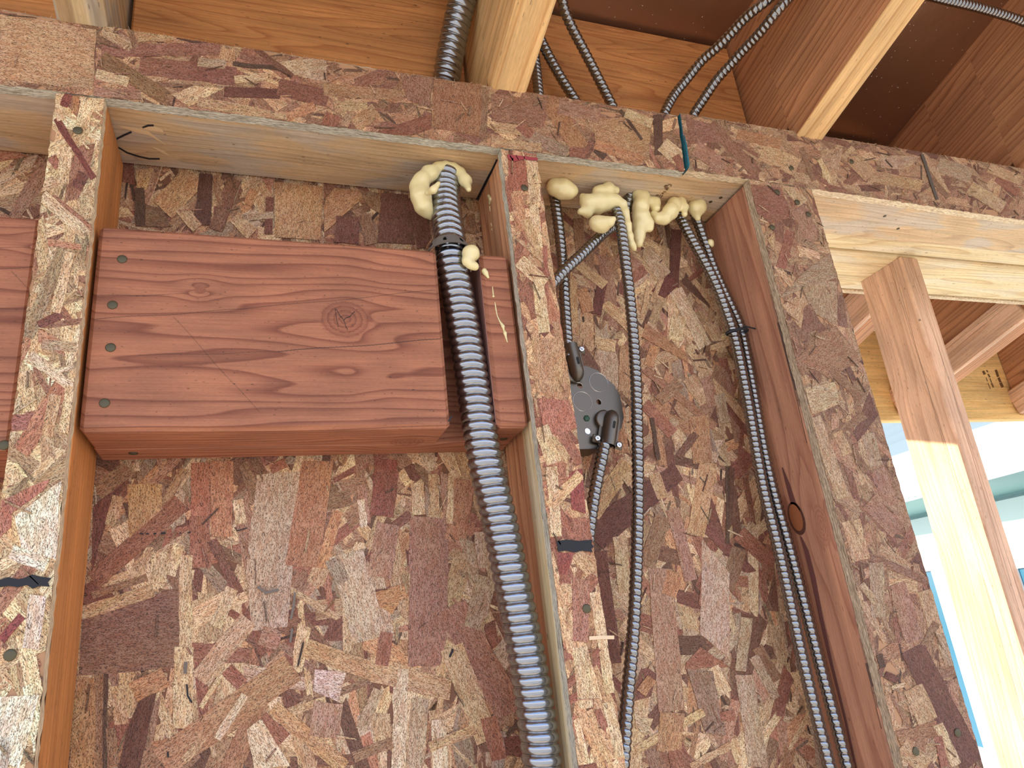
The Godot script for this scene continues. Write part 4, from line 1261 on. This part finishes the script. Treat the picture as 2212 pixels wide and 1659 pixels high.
	strip(t, rough_edge([Vector2(BAY - 0.002, -1.3), Vector2(BAY + MIDDLE_WIDTH, -1.3), Vector2(BAY + MIDDLE_WIDTH, -0.0045), Vector2(BAY - 0.002, -0.0045)], 4), STUD_DEPTH, FRONT, e_grey, MIDDLE_STRANDS, warm, 604)
	nails(NAILS.middle_strip, Vector3.BACK, t, nail_steel)
	mark(MARKS.middle_black, Vector3.BACK, t, ink, "marker_band", 0.0006)
	mark(MARKS.splinter, Vector3.BACK, t, plain(c8(226, 196, 158), 0.8), "splinter", 0.0006)
	mark(MARKS.red, Vector3.BACK, t, red_paint, "red_paint", 0.0006)
	t = thing("stud_strip", "wide brown strand board strip bordering the open bay", "board strip", "strand board strips")
	strip(t, rough_edge([Vector2(RIGHT_STUD, -1.3), Vector2(RIGHT_STUD + RIGHT_WIDTH, -1.3), Vector2(RIGHT_STUD + RIGHT_WIDTH, -0.0055), Vector2(RIGHT_STUD, -0.0035)], 5), STUD_DEPTH, FRONT, e_brown, RIGHT_STRANDS, dusk, 605)
	nails(NAILS.right_strip, Vector3.BACK, t, nail_steel)

	# ---------------- rafters and the boards between them
	var rafter_labels := ["reddish rafter hidden beyond the far left", "grey stained rafter above the left stud", "pale pine rafter between the thick conduit and the thin cables", "brown rafter with a pine underside paled for bounce light, above the teal paint", "dark rafter at the upper right behind a horizontal cable", "rafter tail with a pale nailer over the open bay", "rafter tail meeting the fascia at the far right"]
	var rafter_x := [-0.44, -0.0245, 0.3915, 0.8085, 1.228, 1.621, 2.031]
	var turn := roof_grain()
	for k in 7:
		if k == 0: continue
		t = thing("rafter", rafter_labels[k], "rafter", "roof rafters")
		var x0: float = rafter_x[k]
		var spans := [[-0.566, -0.001, 0.0], [-0.001, 0.0905, 0.0265], [0.0905, 1.23, 0.0]] if k < 3 else [[-0.204, -0.001, 0.0785], [-0.001, 0.0905, 0.0265], [0.0905, 1.23, 0.0], [-0.566, -0.204, 0.0]]
		part("body", rafter_mesh(spans, 0.041, 0.35 * k, 0.05 * k), w_pine if k == 2 else (w_grey if k == 1 else w_rafter), t, Vector3(x0, 0, 0))
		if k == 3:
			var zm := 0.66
			part("sapwood_bounce_face", board(Vector3(1.158, 0.003, 0.0414), 0.001, 0.2, 0.1), w_pine, t, Vector3(x0, 0.052 + RISE * zm, zm) + upn * 0.0012, turn, "underside facing paled for sapwood and bounce light")  # bounce light on the sapwood underside is put into this pale facing
		if k >= 4:
			var zc := -0.383
			var mid2 := Vector3(x0 - 0.027, 0.052 + RISE * zc, zc) + upn * 0.032
			part("nailer", board(Vector3(0.365, 0.066, 0.013), 0.002, 0.1, 0.3), w_cripple, t, mid2, turn, "pale nailer along the lower edge")
	var blocking := [[-0.23, 0.36, 0.03, "brown blocking board with arched grain between two rafters, behind the thick conduit"], [0.60, 0.365, 0.03, "brown blocking board behind the thin slanting cables"], [1.01, 0.355, -0.08, "shadowed blocking board deep behind the foil faced bay"]]
	blocking[0] = [0.1835, 0.366, 0.03, blocking[0][3]]
	for e in blocking:
		t = thing("blocking_board", e[3], "blocking", "blocking between rafters")
		var y0: float = 0.0772
		var y1: float = 0.2935 + RISE * (e[2] - 0.036)
		part("body", board(Vector3(e[1], y1 - y0, 0.036), 0.002, 0.05 + e[0], 0.07), w_cathedral, t, Vector3(e[0], (y0 + y1) / 2, e[2] - 0.018))
	t = thing("blocking_board", "grey brown blocking board at the top left corner", "blocking", "blocking between rafters")
	part("body", board(Vector3(0.366, 0.214, 0.036), 0.002, 0.3, 0.07), w_cathedral, t, Vector3(-0.232, 0.1845, 0.012))

	# ---------------- the open bay at the right
	t = thing("header_beam", "pale beam behind the top plate, over the short stud", "beam")
	part("body", board(Vector3(1.4, 0.05, 0.112), 0.004, 0.0, 0.0), w_header, t, Vector3(1.495, 0.052, -0.135))
	part("filler_board", board(Vector3(1.1, 0.014, 0.076), 0.001, 0.0, 0.0), w_header, t, Vector3(1.345, 0.0405, -0.0395))
	part("sheathing_edge", board(Vector3(1.4, 0.05, 0.010), 0.001), e_cream, t, Vector3(1.495, 0.050, -0.1965))
	t = thing("cripple_stud", "rough sawn short stud lit by the sun in the open bay", "stud")
	part("body", board(Vector3(1.35, 0.0385, 0.0885), 0.002, 0.05, 0.0), w_cripple, t, Vector3(1.1295, -0.647, -0.1195), Basis(Vector3(0, 0, 1), -0.026) * up_grain())
	t = thing("fascia_board", "yellow fascia board closing the eave beyond the open bay", "fascia")
	part("body", board(Vector3(3.7, 0.24, 0.02), 0.002), w_yellow, t, Vector3(0.4, 0.018, -0.578))
	mark(MARKS.fascia_stamp, Vector3.BACK, t, stamp_ink, "stamp")

	# ---------------- conduit, cables
	t = thing("conduit", "thick flexible steel conduit running down through the notched block", "conduit")
	part("hose", armour(dec(BIG_CONDUIT), 0.0166, 0.0086, 0.0027, 40, 14, 0.5), steel, t)
	t = thing("conduit", "thick flexible steel conduit rising past the pale rafter", "conduit")
	part("hose", armour(dec(BIG_CONDUIT_TOP), 0.0166, 0.0086, 0.0027, 40, 14, 0.5), steel, t)
	var cables := [[CABLE_A, "armoured cable hanging in the middle of the narrow bay"], [CABLE_B, "armoured cable dropping from the foam egg into the junction box"], [CABLE_C, "armoured cable slanting down to the middle stud"], [CABLE_D, "left one of the paired armoured cables on the wide stud"], [CABLE_E, "right one of the paired armoured cables against the wide stud"], [CABLE_F, "short dark armoured cable between the two foam clusters"], [CABLE_BOX, "armoured cable leaving the bottom of the junction box"], [TOP_F1, "long armoured cable slanting across the blocking right of the pale rafter"], [TOP_F2, "armoured cable emerging from behind the pale rafter"], [TOP_F3, "shortest armoured cable beside the foot of the pale rafter"], [TOP_G1, "upper one of the two parallel cables above the teal paint"], [TOP_G2, "lower one of the two parallel cables above the teal paint"], [TOP_H, "dark armoured cable crossing the upper right corner"]]
	for e in cables:
		t = thing("armoured_cable", e[1], "cable", "armoured cables")
		part("armour", armour(dec(e[0]), 0.0066, 0.0062, 0.0014, 20, 10, 0.6), cable_steel, t)

	# perforated strap round the conduit
	t = thing("perforated_strap", "bent perforated metal strap round the thick conduit", "strap")
	part("band", strap_mesh(0.0168, 0.0238, 0.015), plain(Color(0.46, 0.43, 0.40), 0.55, 0.35), t, Vector3(0.3135, -0.118, 0.072), Basis(Vector3.RIGHT, -0.12))
	# cable tie
	t = thing("cable_tie", "black tie round the paired cables", "cable tie")
	var tie := dec(CABLE_D)[5]
	part("loop", ring_mesh(Vector3(0.015, 0.0018, 0.0085), 0.0012), ink, t, tie + Vector3(0.005, 0, 0.0005), Basis(Vector3.BACK, 0.12))
	part("tail", board(Vector3(0.022, 0.0018, 0.0012), 0.0003), ink, t, tie + Vector3(0.020, 0.002, 0.009), Basis(Vector3.BACK, -0.2))

	# ---------------- foam
	var foams := [[FOAM_CONDUIT, "cream foam curled round the top of the thick conduit", 0.0015], [FOAM_EGG, "egg shaped lump of cream foam next to the middle strip", 0.0015], [FOAM_CLUSTER, "lumpy cream foam cluster with a long thin drip", 0.0015], [FOAM_COLUMN, "tall hanging column of cream foam", 0.0015], [FOAM_HOOK, "hook shaped lump of cream foam above the paired cables", 0.0013], [FOAM_BALL, "round ball of cream foam nearest the wide stud", 0.0013], [FOAM_PEA, "pea sized bead of cream foam on a cable", 0.0009], [FOAM_BLOCK, "cream foam blobs on the corner of the block notch", 0.0011], [FOAM_DROP, "small tear of cream foam on the block", 0.0007], [FOAM_STREAK, "thin dribble of cream foam down the block", 0.0005]]
	for e in foams:
		t = thing("foam_blob", e[1], "foam", "expanding foam")
		part("foam", foam(e[0], e[2], 0.004 if e[2] > 0.001 else e[2], 0.0009 if e[2] > 0.001 else 0.0), foam_mat, t)

	junction_box(box_steel, bright_steel, cable_steel)
	neighbour()

# a band bent round the conduit, with punched holes
func strap_mesh(r0: float, r1: float, tall: float) -> ArrayMesh:
	var b := Builder.new()
	var cells := 9
	var start := -0.25
	var sweep := PI + 0.5
	var pt := func(u: float, w: float, o: float) -> Vector3:
		var a := start + sweep * u
		var r := lerpf(r1, r0, w) + o
		return Vector3(-cos(a) * r, (w - 0.5) * tall, sin(a) * r)
	for k in cells:
		var cu := (k + 0.5) / cells
		var hole := k % 2 == 1
		var n := 16
		for j in n:
			var a0 := TAU * j / n
			var a1 := TAU * (j + 1) / n
			var edge := func(a: float) -> Vector2:
				var c := Vector2(cos(a), sin(a))
				c /= maxf(absf(c.x), absf(c.y))
				return Vector2(cu + c.x * 0.5 / cells, 0.5 + c.y * 0.5)
			var rim := func(a: float) -> Vector2: return Vector2(cu + cos(a) * 0.26 / cells * (1.0 if hole else 0.0), 0.5 + sin(a) * 0.22 * (1.0 if hole else 0.0))
			var e0: Vector2 = edge.call(a0); var e1: Vector2 = edge.call(a1); var i0: Vector2 = rim.call(a0); var i1: Vector2 = rim.call(a1)
			for o in [0.0, 0.0012]:
				var q := [pt.call(e0.x, e0.y, o), pt.call(e1.x, e1.y, o), pt.call(i1.x, i1.y, o), pt.call(i0.x, i0.y, o)]
				var out: Vector3 = Vector3(q[0].x, 0.004, q[0].z).normalized() * (1.0 if o > 0 else -1.0)
				b.quad(q[0], q[1], q[2], q[3], out)
			if e0.y < 0.01 and e1.y < 0.01 or e0.y > 0.99 and e1.y > 0.99:
				b.quad(pt.call(e0.x, e0.y, 0.0), pt.call(e1.x, e1.y, 0.0), pt.call(e1.x, e1.y, 0.0012), pt.call(e0.x, e0.y, 0.0012), Vector3(0, -1.0 if e0.y < 0.5 else 1.0, 0))
	return b.done()

func ring_mesh(radii: Vector3, wire: float) -> ArrayMesh:
	var v := PackedVector3Array()
	var idx := PackedInt32Array()
	for k in 28:
		var a := TAU * k / 28
		var c := Vector3(cos(a) * radii.x, 0, sin(a) * radii.z)
		var o := Vector3(cos(a), 0, sin(a))
		for j in 6:
			v.append(c + o * cos(TAU * j / 6) * wire + Vector3.UP * sin(TAU * j / 6) * radii.y)
	for k in 28:
		for j in 6:
			var a := k * 6 + j; var b := k * 6 + (j + 1) % 6
			var c := ((k + 1) % 28) * 6 + j; var d := ((k + 1) % 28) * 6 + (j + 1) % 6
			idx.append_array([a, b, c, b, d, c])
	return shaded(v, idx)

func rounded_box(w: float, h: float, corner: float) -> PackedVector2Array:
	var o := PackedVector2Array()
	for k in 4:
		var c := Vector2([1, -1, -1, 1][k] * (w - corner), [1, 1, -1, -1][k] * (h - corner))
		for j in 5:
			o.append(c + Vector2.from_angle(PI / 2 * k + PI / 2 * j / 4.0) * corner)
	return o

func junction_box(box_steel: Material, bright: Material, cable_steel: Material) -> void:
	var mid := Vector3(0.4585, -0.271, 0.0)
	var t := thing("junction_box", "octagonal steel junction box beside the middle stud", "junction box", "", mid)
	var outline := PackedVector2Array()
	for k in 8:
		var a := TAU * (k + 0.5) / 8
		var c := Vector2.from_angle(a) * 0.0485
		for j in [-1, 0, 1]:
			outline.append(c.rotated(j * 0.13) * (1.0 if j else 0.987))
	var back := CSGPolygon3D.new()
	back.name = "back_plate"
	back.polygon = outline
	back.depth = 0.0015
	back.position = Vector3(0, 0, 0.030)
	back.material = box_steel
	t.add_child(back)
	for e in BOX.holes:
		var c := CSGCylinder3D.new()
		c.name = "punched_hole"
		c.operation = CSGShape3D.OPERATION_SUBTRACTION
		c.radius = 0.0033
		c.height = 0.01
		c.sides = 20
		c.rotation.x = PI / 2
		c.position = Vector3(e[0] / 10000.0 - mid.x, e[1] / 10000.0 - mid.y, 0)
		back.add_child(c, true)
	var s := Builder.new()
	for k in outline.size():
		var a := outline[k]
		var d := outline[(k + 1) % outline.size()]
		for o in [1.0, 0.97]:
			s.quad(Vector3(a.x * o, a.y * o, -0.012), Vector3(d.x * o, d.y * o, -0.012), Vector3(d.x * o, d.y * o, 0.0295), Vector3(a.x * o, a.y * o, 0.0295), Vector3(a.x + d.x, a.y + d.y, 0).normalized() * (1.0 if o == 1.0 else -1.0))
	part("side_wall", s.done(), box_steel, t)
	var kring := lathe([[0.0106, 0.0], [0.0109, 0.0005], [0.0112, 0.0005], [0.0115, 0.0]], 40)
	for e in BOX.knock:
		part("knockout", kring, bright, t, Vector3(e[0] / 10000.0 - mid.x, e[1] / 10000.0 - mid.y, 0.0300), facing(Vector3.BACK))
	var g: Array = BOX.green[0]
	part("ground_screw", lathe([[0.0036, 0.0], [0.0036, 0.001], [0.002, 0.0016], [0.0, 0.0016]], 6), plain(c8(30, 70, 46), 0.4), t, Vector3(g[0] / 10000.0 - mid.x, g[1] / 10000.0 - mid.y, 0.030), facing(Vector3.BACK))
	connector(Vector3(0.4530, -0.2245, 0.030), 0.10, box_steel, bright, 1.0)
	connector(Vector3(0.4835, -0.2965, 0.030), 2.83, box_steel, bright, -1.0)

# right-angle cable connector: a saddle with a slot, a flange and clamp screws
func connector(at: Vector3, ang: float, steel: Material, bright: Material, s: float) -> void:
	var t := thing("cable_connector", "steel elbow connector on top of the junction box" if s > 0 else "steel elbow connector at the bottom of the junction box", "connector", "cable connectors")
	t.position = at
	t.rotation.z = ang
	var v := PackedVector3Array()
	var idx := PackedInt32Array()
	var rows := 18
	var cols := 13
	for r in rows:
		var y := -0.020 + 0.042 * r / (rows - 1)
		var round := 1.0
		if y < -0.008:
			round = sqrt(maxf(0.0, 1.0 - pow((-0.008 - y) / 0.0125, 2.0)))
		for c in cols:
			var a := PI * c / (cols - 1)
			v.append(Vector3(cos(a) * 0.0085 * maxf(round, 0.02), y, 0.004 + sin(a) * 0.012 * maxf(round, 0.02)))
	for r in rows - 1:
		for c in cols - 1:
			var k := r * cols + c
			idx.append_array([k, k + 1, k + cols, k + 1, k + cols + 1, k + cols])
	part("saddle", shaded(v, idx), steel, t)
	var fl := PackedVector3Array()
	for q in rounded_box(0.0112, 0.021, 0.010):
		fl.append(Vector3(q.x, q.y + 0.0005, 0.0015))
	part("flange", prism(fl, Vector3.BACK, 0.003), steel, t)
	part("collar", lathe([[0.011, 0.0], [0.011, 0.004], [0.009, 0.0055], [0.0, 0.0055]], 24), steel, t, Vector3(-0.006 * s, -0.008, 0.0), facing(Vector3.BACK))
	var slot := PackedVector3Array()
	for q in rounded_box(0.0014, 0.0042, 0.0013):
		slot.append(Vector3(q.x, q.y, 0.0157))
	part("slot", prism(slot, Vector3.BACK, 0.0006), plain(c8(20, 18, 17), 0.7), t)
	for q in [Vector3(0.0125, 0.0165, 0.004), Vector3(-0.0125, 0.0165, 0.004)]:
		var ear := part("screw_ear", board(Vector3(0.010, 0.009, 0.0025), 0.001), steel, t, q)
		part("screw", lathe([[0.0036, 0.0], [0.0036, 0.0024], [0.0028, 0.0032], [0.0012, 0.0032], [0.0009, 0.0024], [0.0, 0.0024]], 12), bright, ear, Vector3(0, 0, 0.001), facing(Vector3.BACK))

# the house next door, seen through the open bay
func neighbour() -> void:
	var o := Vector3(3.1452, 0, -1.7305)
	var d := Vector3(0.396, 0, -0.918)
	var n := Vector3(-0.918, 0, -0.396)
	var t := thing("neighbour_house", "white and pale blue house next door seen through the open bay", "house")
	var white := plain(c8(240, 242, 242), 0.6)
	var teal := plain(c8(104, 146, 150), 0.7)
	var cyan := plain(c8(196, 220, 222), 0.7)
	var glass := plain(c8(36, 96, 124), 0.25)
	var shake := plain(c8(92, 112, 128), 0.9)
	var band := func(called: String, y0: Array, y1: Array, s0: float, s1: float, out: float, thick: float, m: Material) -> void:
		var q := PackedVector3Array()
		for e in [[y0, s0], [y0, s1], [y1, s1], [y1, s0]]:
			q.append(o + d * e[1] + Vector3.UP * (e[0][0] + e[0][1] * e[1]) + n * (out - thick))
		part(called, prism(q, n, thick), m, t)
	band.call("wall", [-2.9, 0.0], [-0.150, 0.048], -0.8, 2.2, 0.0, 0.1, cyan)
	var under := PackedVector3Array()
	for e in [[-0.8, 0.0, -0.163 - 0.038], [2.2, 0.0, -0.163 + 0.106], [2.2, 0.41, -0.118 + 0.114], [-1.4, 0.41, -0.118 - 0.073]]:
		under.append(o + d * e[0] + n * e[1] + Vector3.UP * e[2])
	part("soffit", prism(under, Vector3.UP, 0.02), teal, t)
	band.call("fascia", [-0.122, 0.052], [-0.003, 0.074], -1.4, 2.2, 0.41, 0.03, white)
	band.call("fascia_groove", [-0.003, 0.074], [0.009, 0.075], -1.4, 2.2, 0.35, 0.03, white)
	band.call("gutter", [0.009, 0.075], [0.080, 0.088], -1.4, 2.2, 0.41, 0.03, white)
	for k in 7:
		band.call("shingle_course", [0.080 + 0.04 * k, 0.088], [0.130 + 0.04 * k, 0.088], -1.4, 2.2, 0.40 - 0.03 * k, 0.03, shake)
	band.call("window_casing", [-1.35, 0.0], [-0.301, 0.031], -0.29, 0.40, 0.02, 0.05, white)
	band.call("window_head", [-0.402, 0.0], [-0.301, 0.031], 0.40, 1.4, 0.02, 0.05, white)
	band.call("window_sill", [-1.35, 0.0], [-1.205, 0.0], 0.40, 1.4, 0.03, 0.06, white)
	band.call("pane", [-1.205, 0.0], [-0.402, 0.0], 0.40, 1.4, 0.006, 0.03, glass)
	band.call("window_head", [-0.450, 0.0], [-0.314, 0.0], -0.8, -0.29, 0.02, 0.05, white)
	band.call("pane", [-1.2, 0.0], [-0.450, 0.0], -0.8, -0.29, 0.006, 0.03, glass)
